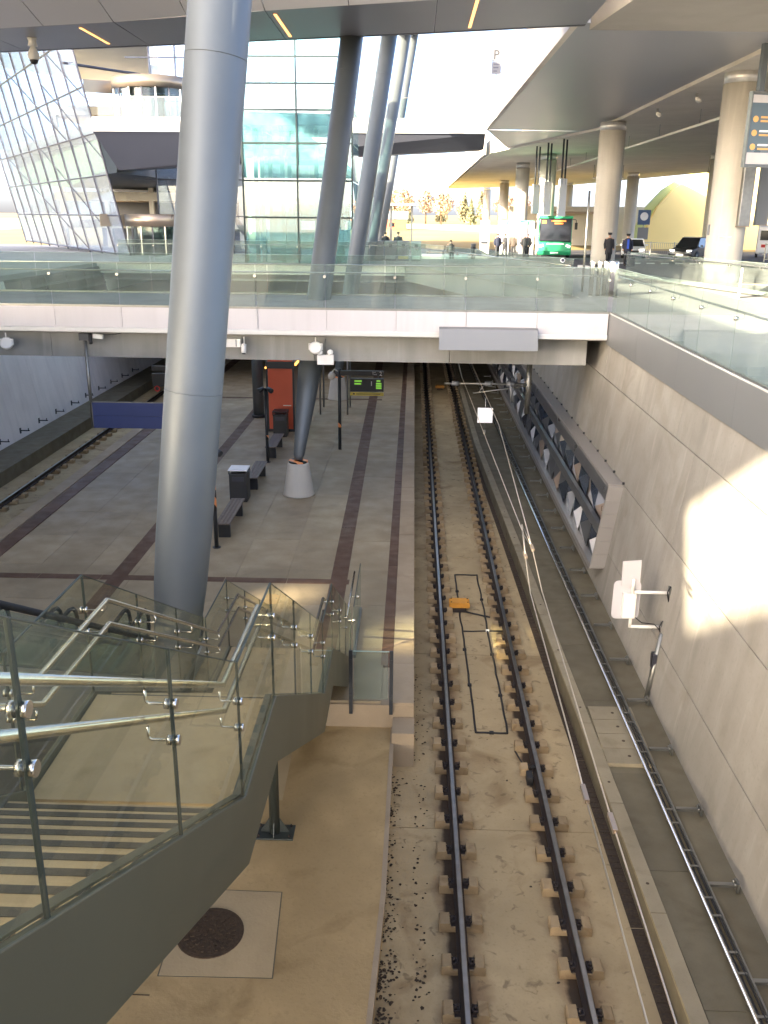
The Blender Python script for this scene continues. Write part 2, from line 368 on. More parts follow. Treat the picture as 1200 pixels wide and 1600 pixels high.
def rail_prof(x): return [(x - .075, -.175), (x + .075, -.175), (x + .075, -.155), (x + .014, -.135), (x + .012, -.05), (x + .036, -.035), (x + .036, -.006), (x + .028, 0), (x - .028, 0), (x - .036, -.006), (x - .036, -.035), (x - .012, -.05), (x - .014, -.135), (x - .075, -.155)]
def rail(x, y0, y1, parent):
    b = MB(); p = rail_prof(x); n = len(p)
    v = [(q[0], y0, q[1]) for q in p] + [(q[0], y1, q[1]) for q in p]
    fs = [(i, (i + 1) % n, n + (i + 1) % n, n + i) for i in range(n)]; mi = [1 if 6 <= i <= 8 else 0 for i in range(n)]
    b.mesh(v, fs, mi); b.face(v[:n], 0); b.face(v[n:][::-1], 0)
    return b.build('rail', ['rail_side', 'steel_head'], parent)
RX = (.80, 2.30)
for x in RX: rail(x, -6, 90, track_bed)
for x in (-13.42, -11.95): rail(x, 14.2, 90, left_bed)
# support blocks with their fasteners
def block_mesh(k):
    b = MB(); r = random.Random(k); w = .29 + r.uniform(-.012, .012); d = .105 + r.uniform(-.006, .006); h = -.165
    b.prism([(-w, -.26), (w, -.26), (w, -.125), (w - .02, -.108), (.155, -.104), (.13, -.166), (-.13, -.166), (-.155, -.104), (-w + .02, -.108), (-w, -.125)], -d, d, 'y')
    return b.data('support_block', 'block_concrete')
BL = [block_mesh(k) for k in range(5)]
fb = MB(); fb.box(-.17, .17, -.085, .085, -.165, -.158)
for s in (-1, 1):
    fb.box(*sorted((s * .085, s * .155)), -.05, .05, -.158, -.125)
    fb.tube([(s * .12, 0, -.13), (s * .12, 0, -.075)], .019, 6)
    fb.tube([(s * .15, -.05, -.118), (s * .075, -.045, -.105), (s * .07, 0, -.10), (s * .075, .045, -.105), (s * .15, .05, -.118)], .010, 5)
FB = fb.data('rail_fastener', 'clip_steel')
def supports(x, y0, step, n, parent):
    for i in range(n):
        yy = y0 + step * i
        o = link('support_block', BL[rnd.randrange(5)], parent); o.location = (x + rnd.uniform(-.012, .012), yy, 0); o.rotation_euler = (0, 0, rnd.uniform(-.02, .02))
        f = link('rail_fastener', FB, o)
for x in RX: supports(x, 3.36 - .73 * 4 + .02, .728, 82, track_bed)
for x in (-13.42, -11.95): supports(x, 22.2, .75, 30, left_bed)

# foreground slab left of the track, with a thin steel-trowelled lip and joints
fs_ = MB()
fs_.prism([(-17, -8), (-.36, -8), (-.345, 7.9), (-.25, 10), (-.22, 14.2), (-17, 14.2)], -.8, .2, 'z')
slab = struct(fs_.build('lower_slab', 'slab_concrete'))
MB().prism([(-.41, -8), (-.335, -8), (-.325, 7.9), (-.23, 10), (-.20, 14.2), (-.27, 14.2), (-.30, 10), (-.395, 7.9)], .1, .212, 'z').build('edge_lip', 'kerb_stone', slab)
MB().prism([(-2.95, 8.5), (-1.57, 8.52), (-1.66, 9.96), (-2.98, 9.98)], .19, .205, 'z').build('cover_slab', 'patch_concrete', slab)
MB().prism([(-2.55, 12.0), (-1.93, 12.0), (-1.95, 13.45), (-2.5, 13.45)], .19, .205, 'z').build('cover_slab', 'patch_concrete', slab)
b = MB()
for (x0, x1, y0, y1) in ((-17, -2.7, 11.9, 11.915), (-17, -2.98, 8.2, 8.215), (-4.6, -4.585, 3, 14.2)): b.box(x0, x1, y0, y1, .15, .2035)
b.build('joint_line', 'litter', slab)
MB().prism([(-2.968, 8.485), (-1.555, 8.505), (-1.645, 9.975), (-2.998, 9.995)], .19, .2025, 'z').build('joint_line', 'walk_concrete', slab)
# manhole
mh = thing('manhole_cover', 'round rusty brown iron manhole cover set in a pale square patch of concrete', 'manhole cover', (-2.47, 9.2, .2), world=True)
MB().lathe([(.43, .0), (.43, .016), (.385, .016), (.385, .010)], (-2.47, 9.2, .2), 40, sm=False).build('rim', 'manhole_iron', mh)
b = MB(); b.lathe([(.375, .0), (.375, .014)], (-2.47, 9.2, .2), 40, sm=False)
for r_, k in ((.07, 6), (.15, 12), (.23, 18), (.31, 24)):
    for j in range(k):
        t = 2 * math.pi * j / k + r_ * 9; b.obox((-2.47 + r_ * math.cos(t), 9.2 + r_ * math.sin(t), .219), (.05, .034, .016), (0, 0, t))
b.build('lid', 'manhole_iron', mh)

# ------------------------------------------------------------------ platform
pf = MB(); pf.box(-11.3, .13, 14.2, 90, -.8, .655)
platform = struct(pf.build('platform', 'kerb_stone'))
# paving slabs
pav = []
for k in range(8):
    r = random.Random(k); b = MB(); hx, hy = .617, 1.042; dz = r.uniform(-.003, .003)
    b.box(-hx, hx, -hy, hy, .64, .70 + dz); pav.append(b.data('paving_slab', 'paver'))
nx = 8
for i in range(nx):
    for j in range(24):
        o = link('paving_slab', pav[rnd.randrange(8)], platform); o.location = (-10.38 + 1.24 * (i + .5), 14.25 + 2.09 * (j + .5) + (0 if i % 2 else -.0), rnd.uniform(-.0025, .0025)); o.rotation_euler = (0, 0, rnd.choice((0, math.pi)))
b = MB()
for i in range(nx):
    for j in range(12): b.box(-10.38 + 1.24 * i + .004, -10.38 + 1.24 * (i + 1) - .004, 64.5 + 2.09 * j, 64.5 + 2.09 * (j + 1) - .008, .64, .70)
tag(b.build('paving_slab', 'paver', platform), kind='stuff')
# kerb stones and brown edge strips
ks = [MB().box(-.205, .205, -.745, .745, .30, .70 + d).data('kerb_stone', 'kerb_stone') for d in (.004, .001, .007)]
bt = [MB().box(-.115, .115, -.37, .37, .64, .706 + d).data('edge_tile', 'brown_tile') for d in (.0, .002, .003)]
b2 = [MB().box(-.22, .22, -.37, .37, .64, .706 + d).data('edge_tile', 'brown_tile') for d in (.0, .002, .003)]
for i in range(33):
    yy = 14.2 + .75 + 1.5 * i
    o = link('kerb_stone', ks[rnd.randrange(3)], platform); o.location = (-.065, yy, 0)
    if i < 27 and True:
        o = link('kerb_stone', ks[rnd.randrange(3)], platform); o.location = (-11.1, yy + 4, 0)
for i in range(44):
    yy = 15.62 + .375 + .75 * i
    o = link('edge_tile', bt[rnd.randrange(3)], platform); o.location = (-.39, yy, 0)
    if i > 5: o = link('edge_tile', b2[rnd.randrange(3)], platform); o.location = (-10.62, yy, 0)
b = MB(); b.box(-.505, -.275, 48.7, 64, .64, .706); b.box(-10.84, -10.4, 48.7, 64, .64, .706); b.box(-.27, .14, 63.7, 90, .3, .703); b.box(-11.3, -10.9, 58.7, 90, .3, .703)
b.build('far_edging', 'brown_tile', platform)
# tactile guide strips: ribbed plates
rb = MB(); rb.box(-.2, .2, -.745, .745, .64, .7065)
for k in range(5): rb.box(-.16 + .08 * k - .016, -.16 + .08 * k + .016, -.73, .73, .7065, .7115)
RBM = rb.data('tactile_plate', 'brown_tile')
cb = MB(); cb.box(-.74, .74, -.14, .14, .64, .7075); CBM = cb.data('tactile_plate', 'brown_tile')
for i in range(26):
    yy = 15.4 + 1.5 * i
    o = link('tactile_plate', RBM, platform); o.location = (-1.63 - .012 * i, yy, 0); o.rotation_euler = (0, 0, -.012 * 0 + .008)
    if i >= 2: o = link('tactile_plate', RBM, platform); o.location = (-7.0 + .004 * i, yy, 0)
for i in range(6): o = link('tactile_plate', CBM, platform); o.location = (-9.65 + 1.5 * i, 19.75, .001)
for i in range(6): o = link('tactile_plate', CBM, platform); o.location = (-9.65 + 1.5 * i, 42.2, .001)
# lower end step of the platform edge
MB().box(-.24, .15, 13.66, 14.19, -.6, .42).build('end_block', 'kerb_stone', platform)

# ------------------------------------------------------------------ left side of the pit
b = MB(); b.box(-15.9, -14.5, 14.2, 92, -.8, .25); b.box(-14.72, -14.5, 14.2, 92, .25, .262)
struct(b.build('walkway', 'walk_concrete'))
lw = thing('retaining_wall', 'pale grey panelled concrete retaining wall beyond the left track', 'wall', (-16.2, 30, 0), world=True)
MB().prism([(-15.95, -.8), (-16.0, -.8), (-17.3, 6.3), (-17.2, 6.3)], -8, 92, 'y').build('backing', 'pit_wall', lw)
def lwx(z): return -15.93 - .175 * (z + .25)
yy = 13.0
while yy < 80:
    for (z0, z1) in ((-.25, 3.55), (3.565, 6.3)):
        if z0 > 3 and 32.5 < yy < 45: continue
        MB().prism([(lwx(z0) + .02, z0), (lwx(z0) - .06, z0), (lwx(z1) - .06, z1), (lwx(z1) + .02, z1)], yy + .006, yy + 6.2, 'y').build('wall_panel', 'grey_wall_concrete', lw)
    yy += 6.22
vent = thing('ventilation_grille', 'dark louvred ventilation grille high in the left concrete wall', 'grille', (-16.7, 38, 4.5), world=True)
MB().prism([(lwx(3.6) - .055, 3.6), (lwx(3.6) - .10, 3.6), (lwx(6.3) - .10, 6.3), (lwx(6.3) - .055, 6.3)], 31.7, 50.3, 'y').build('backing', 'black', vent)
for k in range(6):
    z = 3.62 + .44 * k; MB().prism([(lwx(z) + .0, z), (lwx(z) - .05, z + .10), (lwx(z) + .02, z + .12), (lwx(z) + .04, z + .02)], 31.75, 50.2, 'y').build('louvre', 'mullion', vent)
for k in range(8):
    yv = 31.8 + 2.6 * k; MB().prism([(lwx(3.6) + .03, 3.6), (lwx(3.6) - .05, 3.6), (lwx(6.2) - .05, 6.2), (lwx(6.2) + .03, 6.2)], yv, yv + .05, 'y').build('post', 'mullion', vent)
cbk = MB(); cbk.box(-.02, .34, -.02, .02, -.02, .02); cbk.box(-.05, -.02, -.05, .05, -.12, .10); cbk.tube([(.30, 0, .02), (.30, 0, .1)], .02, 6)
ORD = 'nearest second third fourth fifth sixth seventh eighth ninth tenth eleventh twelfth thirteenth fourteenth fifteenth sixteenth seventeenth eighteenth nineteenth twentieth'.split()
CBK = cbk.data('cable_bracket', 'black')
for i in range(13):
    o = link('cable_bracket', CBK); o.location = (-15.82, 27.5 + 1.9 * i, .62)
    tag(o, 'small black cable bracket on the pale left wall, %s from the camera' % ORD[i], 'bracket', 'cable brackets along the left wall')

# ------------------------------------------------------------------ right side: trough, walkway, ladder
b = MB()
ysr = [-6, 2, 8, 13, 24.6, 36, 60, 90]
for a, c in zip(ysr, ysr[1:]):
    b.mesh([(kx(a), a, -.8), (kx(c), c, -.8), (kx(c), c, .165), (kx(a), a, .165), (5.2, a, -.8), (5.2, c, -.8), (5.2, c, .165), (5.2, a, .165)], [(0, 1, 2, 3), (3, 2, 6, 7), (0, 3, 7, 4), (1, 5, 6, 2)])
trough = struct(b.build('cable_trough', 'walk_concrete'))
for a in range(22):         # dark ribbed strip at the foot of the kerb
    y0, y1 = -2 + 2 * a, -2 + 2 * a + 1.985; g_ = MB()
    w0, w1 = .20 - .002 * y0, .20 - .002 * y1
    g_.mesh([(kx(y0) - w0, y0, -.26), (kx(y1) - w1, y1, -.26), (kx(y1) - .004, y1, -.26), (kx(y0) - .004, y0, -.26), (kx(y0) - w0, y0, -.243), (kx(y1) - w1, y1, -.243), (kx(y1) - .004, y1, -.243), (kx(y0) - .004, y0, -.243)], [(4, 5, 6, 7)[::-1], (0, 4, 5, 1)[::-1], (0, 3, 7, 4), (1, 5, 6, 2)])
    for k in range(14):
        yy_ = y0 + .07 + k * .138; g_.box(kx(yy_) - .185 + .002 * yy_, kx(yy_) - .02, yy_, yy_ + .05, -.243, -.234)
    g_.build('kerb_strip', 'litter', trough)
for i in range(26):      # kerb lids with a lifting hole
    y0 = -2.0 + 2.36 * i; y1 = y0 + 2.345
    if 13.2 < (y0 + y1) / 2 < 15.1: pass
    b = MB(); w = .20
    b.mesh([(kx(y0) - .01, y0, .15), (kx(y1) - .01, y1, .15), (kx(y1) + w, y1, .15), (kx(y0) + w, y0, .15), (kx(y0) - .01, y0, .205), (kx(y1) - .01, y1, .205), (kx(y1) + w, y1, .205), (kx(y0) + w, y0, .205)], [(0, 1, 2, 3)[::-1], (4, 5, 6, 7)[::-1], (0, 4, 5, 1)[::-1], (1, 5, 6, 2)[::-1], (2, 6, 7, 3)[::-1], (3, 7, 4, 0)[::-1]])
    o = b.build('trough_lid', 'trough_concrete', trough)
    ym = y0 + .55; MB().lathe([(.024, .2), (.024, .2065)], (kx(ym) + .1, ym, 0), 10).build('lifting_hole', 'litter', o)
for i in range(22):     # walkway slabs
    y0 = -1.2 + 2.37 * i; y1 = y0 + 2.36
    if 13.0 < y0 < 15.2: y0 = 15.1
    if y0 < 13.2 < y1: y1 = 13.18
    w0 = .215
    MB().mesh([(kx(y0) + w0, y0, .14), (kx(y1) + w0, y1, .14), (lx(y1) + .02, y1, .14), (lx(y0) + .02, y0, .14), (kx(y0) + w0, y0, .178), (kx(y1) + w0, y1, .178), (lx(y1) + .02, y1, .178), (lx(y0) + .02, y0, .178)], [(0, 1, 2, 3)[::-1], (4, 5, 6, 7)[::-1], (0, 4, 5, 1)[::-1], (1, 5, 6, 2)[::-1], (2, 6, 7, 3)[::-1], (3, 7, 4, 0)[::-1]]).build('walkway_slab', 'walk_concrete', trough)
for i in range(4):      # four pale cover planks
    y0 = 13.2 + .47 * i
    b = MB().box(kx(14) + .21, 4.24, y0, y0 + .455, .15, .235); o = b.build('cover_plank', 'trough_concrete', trough)
    MB().lathe([(.03, .234), (.03, .2375)], (3.85, y0 + .23, 0), 10).build('lifting_hole', 'litter', o)
# cable ladder
lad = thing('cable_ladder', 'long galvanised cable ladder with a bright pipe beside the right wall', 'cable ladder', (4.1, 20, .2), world=True)
b = MB(); b.tube([(lx(-4), -4, .315), (lx(70), 70, .315)], .028, 8); b.build('pipe', 'bright_pipe', lad)
b = MB(); b.tube([(lx(-4) + .06, -4, .255), (lx(70) + .06, 70, .255)], .02, 6, sm=False); b.tube([(lx(-4) + .17, -4, .30), (lx(70) + .17, 70, .30)], .022, 6, sm=False); b.build('side_rail', 'galvanised', lad)
RUNG = MB().box(.02, .18, 0, .035, .285, .31).data('rung', 'galvanised'); y = 3.0
while y < 60:
    for d in (0, .33): o = link('rung', RUNG, lad); o.location = (lx(y), y + d, 0)
    y += .95
b = MB()
for k, dz in ((.08, .29), (.12, .30), (.145, .285)): b.tube([(lx(-4) + k, -4, dz)] + [(lx(v) + k + rnd.uniform(-.015, .015), v, dz + rnd.uniform(-.006, .006)) for v in range(0, 60, 2)], .011, 5)
b.build('cable', 'cable_black', lad)
bk = MB(); bk.box(-.36, 0, -.03, .03, -.02, .02); bk.box(0, .03, -.07, .07, -.08, .06); bk.tube([(-.005, -.04, .03), (-.03, -.04, .03)], .02, 6); bk.tube([(-.005, .04, .03), (-.03, .04, .03)], .02, 6)
BKM = bk.data('wall_bracket', ['galvanised'])
for i in range(28):
    yb = 6.95 + 1.655 * i
    o = link('wall_bracket', BKM, lad); o.location = (4.60 - .002 * yb, yb, .30)

# battered retaining wall on the right
def rwx(z): return 4.655 + .1345 * (z + .25)
rw = thing('retaining_wall', 'long sloping concrete retaining wall beside the right track with form joints', 'wall', (5, 20, 0), world=True)
MB().prism([(rwx(-.8) + .05, -.8), (5.9, -.8), (5.9, 6.2), (rwx(6.2) + .05, 6.2)], -8, 92, 'y').build('backing', 'pit_wall', rw)
rows = [(-.25, 1.25), (1.25, 2.98), (2.98, 4.82), (4.82, 5.72)]
for ri, (z0, z1) in enumerate(rows):
    y = -8 + ri * 1.3
    while y < 88:
        L = 7.3; pr = rnd.uniform(0, .006)
        z1e = z1 - .02
        MB().prism([(rwx(z0) - pr, z0), (rwx(z0) + .06, z0), (rwx(z1e) + .06, z1e), (rwx(z1e) - pr, z1e)], y + .008, y + L - .008, 'y').build('wall_panel', 'wall_concrete', rw)
        y += L
# parapet cladding strip on top
for i in range(9):
    y0 = -6 + 3.5 * i
    MB().box(5.40, 5.43, y0 + .003, y0 + 3.497, 5.66, 6.5).build('parapet_panel', 'grey_panel', rw)
MB().box(5.40, 5.50, -6, 25.4, 6.5, 6.53).build('coping', 'lip_grey', rw)
# dotted bolts along the top of the art frame, drainage line
# litter along the slab lip
lit = MB(); r = random.Random(3)
for i in range(1500):
    y = 7 + r.random() ** 1.2 * 10
    cl = math.sin(y * 3.1) + math.sin(y * 7.7 + 1)
    if r.random() > .62 + .2 * cl: continue
    x = -.30 + abs(r.gauss(0, .11)) + (.45 if r.random() < .16 else 0) + (r.uniform(0, 2.9) if r.random() < .03 else 0)
    s = r.uniform(.008, .03); a = r.uniform(0, 6.3); z = -.247 + r.uniform(0, .012)
    pts = [(x + s * math.cos(a + t) * r.uniform(.6, 1.2), y + s * math.sin(a + t) * r.uniform(.6, 1.2), z + r.uniform(0, .006)) for t in (0, 1.3, 2.5, 3.8, 5.1)]
    lit.face(pts)
tag(lit.build('litter', 'litter'), 'dark crumbled leaf litter gathered along the foot of the slab edge', 'litter', kind='stuff')
# balises, loop cable
def balise(y, x, label):
    t = thing('track_beacon', label, 'track beacon', (x, y, -.25), world=True)
    b = MB(); b.prism([(x - .25, -.14), (x + .25, -.14), (x + .25, -.03), (x + .21, .0), (x - .21, .0), (x - .25, -.03)], y - .16, y + .16, 'y'); b.build('body', 'orange_box', t, .008)
    MB().box(x - .17, x + .17, y - .20, y + .20, -.23, -.145).build('bracket', 'clip_steel', t)
    [MB().tube([(x + s * .2, y + q, -.005), (x + s * .2, y + q, .012)], .018, 8).build('bolt', 'clip_steel', t) for s in (-1, 1) for q in (-.11, .11)]
balise(20.4, 1.27, 'orange box between the rails inside the rectangular cable loop')
balise(50.2, 1.57, 'small orange box far down the track under the bridge')
lp = thing('cable_loop', 'thin black rectangular cable loop clipped to the track slab', 'cable loop', (1.6, 19, -.25), world=True)
def wig(a, b, n=14, k=.012): return [tuple(Vector(a).lerp(Vector(b), i / n) + Vector((rnd.uniform(-k, k), rnd.uniform(-k, k), 0))) for i in range(n + 1)]
b = MB(); z = -.235
b.tube(wig((1.26, 22.65, z), (1.33, 14.8, z), 24), .02, 6); b.tube(wig((1.86, 22.65, z), (1.93, 14.8, z), 24), .02, 6)
b.tube(wig((1.26, 22.65, z), (1.86, 22.65, z), 4), .02, 6); b.tube(wig((1.33, 14.8, z), (1.93, 14.8, z), 4), .02, 6); b.tube(wig((1.3, 19.15, z), (2.22, 19.2, z), 4), .017, 6); b.tube(wig((1.4, 20.2, z + .03), (2.0, 19.95, z), 4), .02, 6)
b.build('cable', 'cable_black', lp)
for (x, y) in [(1.27, 21.5), (1.29, 18.2), (1.31, 16.6), (1.87, 21), (1.89, 18), (1.91, 16.2), (1.62, 14.8), (1.88, 19.2)]:
    MB().box(x - .04, x + .04, y - .03, y + .03, -.25, -.205).build('clamp', 'cable_black' if y != 19.2 else 'white_paint', lp)
t = thing('rail_joint_box', 'small dark cable clamp cluster beside the right rail', 'clamp', (2.24, 13.3, -.25), world=True)
b = MB(); b.box(2.10, 2.2, 13.2, 13.42, -.25, -.1); b.tube([(2.15, 13.3, -.12), (2.1, 13.7, -.2), (2.0, 14.2, -.23)], .016, 6); b.tube([(2.2, 13.5, -.1), (2.28, 13.55, -.08)], .03, 6); b.build('body', 'cable_black', t)
# ================================================================== THE PLAZA BRIDGE OVER THE TRACKS
def rail_bracket():
    b = MB(); b.tube([(0, -.035, 0), (0, .035, 0)], .038, 10); b.tube([(0, -.03, 0), (0, -.12, 0), (0, -.13, .02), (0, -.13, .09)], .009, 6); return b
RBK = rail_bracket().data('rail_clamp', 'stainless')
BR = thing('footbridge', 'white fronted concrete footbridge with glass railing crossing both tracks', 'bridge', (0, 25.45, 0), R(-1.6))
PW = 1.95
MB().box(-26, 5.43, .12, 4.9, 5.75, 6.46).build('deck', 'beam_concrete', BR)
MB().box(-26, 5.40, .03, 4.85, 6.462, 6.498).build('walking_surface', 'plaza_paving', BR)
x = 5.38
i = 0
while x > -24:
    MB().box(x - PW + .006, x - .006, -.03, .02, 5.93, 6.50).build('fascia_panel', 'white_panel', BR)
    x -= PW
MB().prism([(-.03, 5.93), (-.06, 5.90), (-.06, 5.80), (.5, 5.70), (.5, 5.93)], -26, 5.38, 'x').build('drip_edge', 'lip_grey', BR)
x = 4.95
while x > -24:
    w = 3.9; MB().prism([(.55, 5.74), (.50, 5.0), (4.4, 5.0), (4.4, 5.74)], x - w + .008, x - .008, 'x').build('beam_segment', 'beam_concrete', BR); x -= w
MB().box(-26, 5.40, -.02, .06, 6.50, 6.56).build('base_channel', 'galvanised', BR)
x = 5.34
while x > -24:
    b = MB(); b.box(x - PW + .012, x - .012, .0, .02, 6.56, 7.72); o = b.build('glass_panel', 'rail_glass', BR)
    b = MB(); b.box(x - PW + .012, x - .012, .001, .019, 7.721, 7.727); b.build('glass_edge', 'glass_edge_light', o)
    for xx in (x - .012,):
        c = link('rail_clamp', RBK, BR); c.location = (xx, .0, 7.40); c.rotation_euler = (0, 0, math.pi)
    x -= PW
b = MB(); b.tube([(-26, .13, 7.50), (5.3, .13, 7.50)], .022, 8); b.build('handrail', 'stainless', BR)
# far railing of the bridge
FR = thing('glass_railing', 'glass railing on the far side of the footbridge with a white disc', 'railing', (0, 30.35, 6.5), R(-1.2))
x = 4.9
while x > -22:
    b = MB(); b.box(x - PW + .012, x - .012, 0, .02, .05, 1.28); o = b.build('glass_panel', 'rail_glass', FR)
    MB().box(x - PW + .012, x - .012, .001, .019, 1.281, 1.287).build('glass_edge', 'glass_edge_light', o); x -= PW
MB().tube([(-24, -.1, .98), (4.9, -.1, .98)], .022, 8).build('handrail', 'stainless', FR)
MB().box(-24, 4.9, -.03, .05, 0, .05).build('base_channel', 'galvanised', FR)
b = MB(); b.lathe([(.07, 0), (.07, .012)], n=20, sm=False); o = b.build('disc', 'sign_white', FR); o.location = (4.80, -.03, 1.2); o.rotation_euler = (R(90), 0, 0)
b = MB(); b.lathe([(.052, .0), (.052, .014), (.04, .014)], n=20, sm=False); o2 = b.build('symbol', 'mullion', FR); o2.location = (4.80, -.032, 1.2); o2.rotation_euler = (R(90), 0, 0)
# grey metal flap hung on the fascia
t = thing('cover_plate', 'flat grey metal cover plate hung on the white bridge front', 'cover plate', (2.1, 25.3, 5.8), world=True)
b = MB(); b.prism([(25.33, 6.10), (25.10, 6.06), (24.98, 5.50), (25.03, 5.49), (25.15, 6.03), (25.33, 6.07)], .73, 3.45, 'x'); b.build('plate', 'grey_panel', t)
b = MB(); [b.box(x, x + .05, 25.03, 25.85, 5.68, 5.73) for x in (1.0, 2.1, 3.15)]; b.build('arm', 'galvanised', t)
# things hung under the bridge
def flood(x, label, z=5.45):
    t = thing('floodlight', label, 'floodlight', (x, 25.8, z))
    b = MB(); b.tube([(0, 0, .30), (0, 0, .12)], .02, 8); b.box(-.2, .2, -.02, .02, .10, .13); b.box(-.2, -.18, -.03, .03, -.05, .12); b.box(.18, .2, -.03, .03, -.05, .12); b.build('yoke', 'white_paint', t)
    b = MB(); b.lathe([(.12, -.10), (.17, -.06), (.18, .04), (.14, .07)], n=20, sx=1.05, sy=1); o = b.build('housing', 'white_paint', t); o.rotation_euler = (R(70), 0, 0)
    b = MB(); b.lathe([(.135, -.108), (.135, -.098)], n=20, sx=1.05); o = b.build('lens', 'grey_panel', t); o.rotation_euler = (R(70), 0, 0)
    return t
flood(-11.75, 'round white floodlight under the bridge front near the left frame edge', 5.42)
flood(-2.78, 'round white floodlight under the bridge in front of the red kiosk', 5.40)
t = thing('junction_box', 'long white box fixed under the bridge beside the big steel column', 'box', (-5.25, 25.95, 5.5)); MB().box(-.5, .3, -.08, .08, -.12, .12).build('body', 'white_paint', t, .01); MB().box(.16, .18, -.085, -.08, -.1, .1).build('seam', 'mullion', t)
def seccam(x, y, z, label):
    t = thing('security_camera', label, 'camera', (x, y, z))
    MB().tube([(0, 0, .25), (0, 0, .1), (0, -.08, .04)], .022, 8).build('arm', 'white_paint', t)
    MB().tube([(0, -.06, .05), (.0, -.14, -.2)], .075, 12).build('housing', 'white_paint', t)
    MB().tube([(0, -.14, -.2), (0, -.146, -.215)], .055, 12).build('lens', 'black', t)
seccam(-4.86, 25.95, 5.42, 'white tubular camera hanging under the bridge right of the big column')
t = thing('camera_cluster', 'small white and black camera pair under the bridge above the blue sign', 'camera', (-9.2, 25.9, 5.62))
b = MB(); b.obox((.12, 0, .02), (.28, .12, .12), (0, .1, 0)); b.build('housing', 'white_paint', t); MB().tube([(-.12, 0, .1), (-.12, 0, -.1), (-.1, -.05, -.18)], .05, 8).build('second_camera', 'black', t); MB().tube([(.2, 0, .06), (.6, 0, .08), (.8, .05, .12)], .01, 5).build('cable', 'cable_black', t)
t = thing('emergency_lamp', 'white box with two small round lamps hung under the bridge above the platform display', 'lamp', (-2.42, 25.85, 5.1))
MB().box(-.32, .16, -.06, .06, -.18, .10).build('body', 'white_paint', t, .01); b = MB(); b.tube([(-.08, 0, .1), (-.08, 0, .55)], .018, 6); b.build('rod', 'galvanised', t)
for s in (-.24, .06):
    o = MB().lathe([(.075, -.05), (.085, .03), (.05, .05)], n=14).build('lamp_head', 'white_paint', t); o.location = (s, -.04, .17); o.rotation_euler = (R(60), 0, 0)
# blue hanging sign
t = thing('hanging_sign', 'back of a dark blue sign hung on a thin post under the bridge', 'sign', (-8.4, 25.95, 3.3))
MB().box(-1.06, 1.25, -.04, .04, .005, .40).build('board', 'blue_sign', t); MB().box(-1.06, 1.25, -.04, .04, -.37, .0).build('board', 'blue_sign', t)
b = MB(); b.box(-1.07, 1.26, -.045, .045, .40, .42); b.box(-1.075, -1.06, -.045, .045, -.375, .42); b.build('frame', 'galvanised', t)
b = MB(); b.tube([(-1.10, .0, -.38), (-1.10, 0, 2.3)], .05, 10); b.tube([(1.32, .0, -.38), (1.32, 0, 2.3)], .05, 10); b.build('post', 'galvanised', t)
MB().box(-1.24, -.96, -.1, .1, 2.22, 2.42).build('mount', 'dark_paint', t)

# pit beyond the bridge: far wall and tunnel roof under the plaza
pl = MB()
pl.prism([(2.3, 40.2), (5.43, 30.6), (60, 30.6), (60, 50), (-70, 50), (-70, 51.5), (-4, 51.5), (-.2, 50)][:0] or [(5.44, -8), (60, -8), (60, 50.2), (-80, 50.2), (-17.25, 50.2), (-.5, 50.2), (2.6, 40.0), (5.44, 30.6)], 5.7, 6.5, 'z')
plaza = struct(pl.build('plaza', 'plaza_paving'))
struct(MB().prism([(-80, -8), (-17.25, -8), (-17.25, 50.15), (-80, 50.15)], 5.7, 6.5, 'z').build('plaza', 'plaza_paving'))
b = MB(); b.mesh([(-120, 50.2, 6.5), (90, 50.2, 6.5), (160, 120, 5.1), (-260, 120, 5.1), (-120, 50.2, 5.6), (90, 50.2, 5.6)], [(0, 1, 2, 3), (0, 4, 5, 1)])
struct(b.build('plaza_slope', 'plaza_paving'))
b = MB(); b.box(-80, -.5, 49.98, 50.2, 5.95, 6.53); o = struct(b.build('kerb', 'white_paint'))
struct(MB().box(-17.2, 5.6, 91, 92, -.8, 5.7).build('tunnel_end', 'pit_wall'))
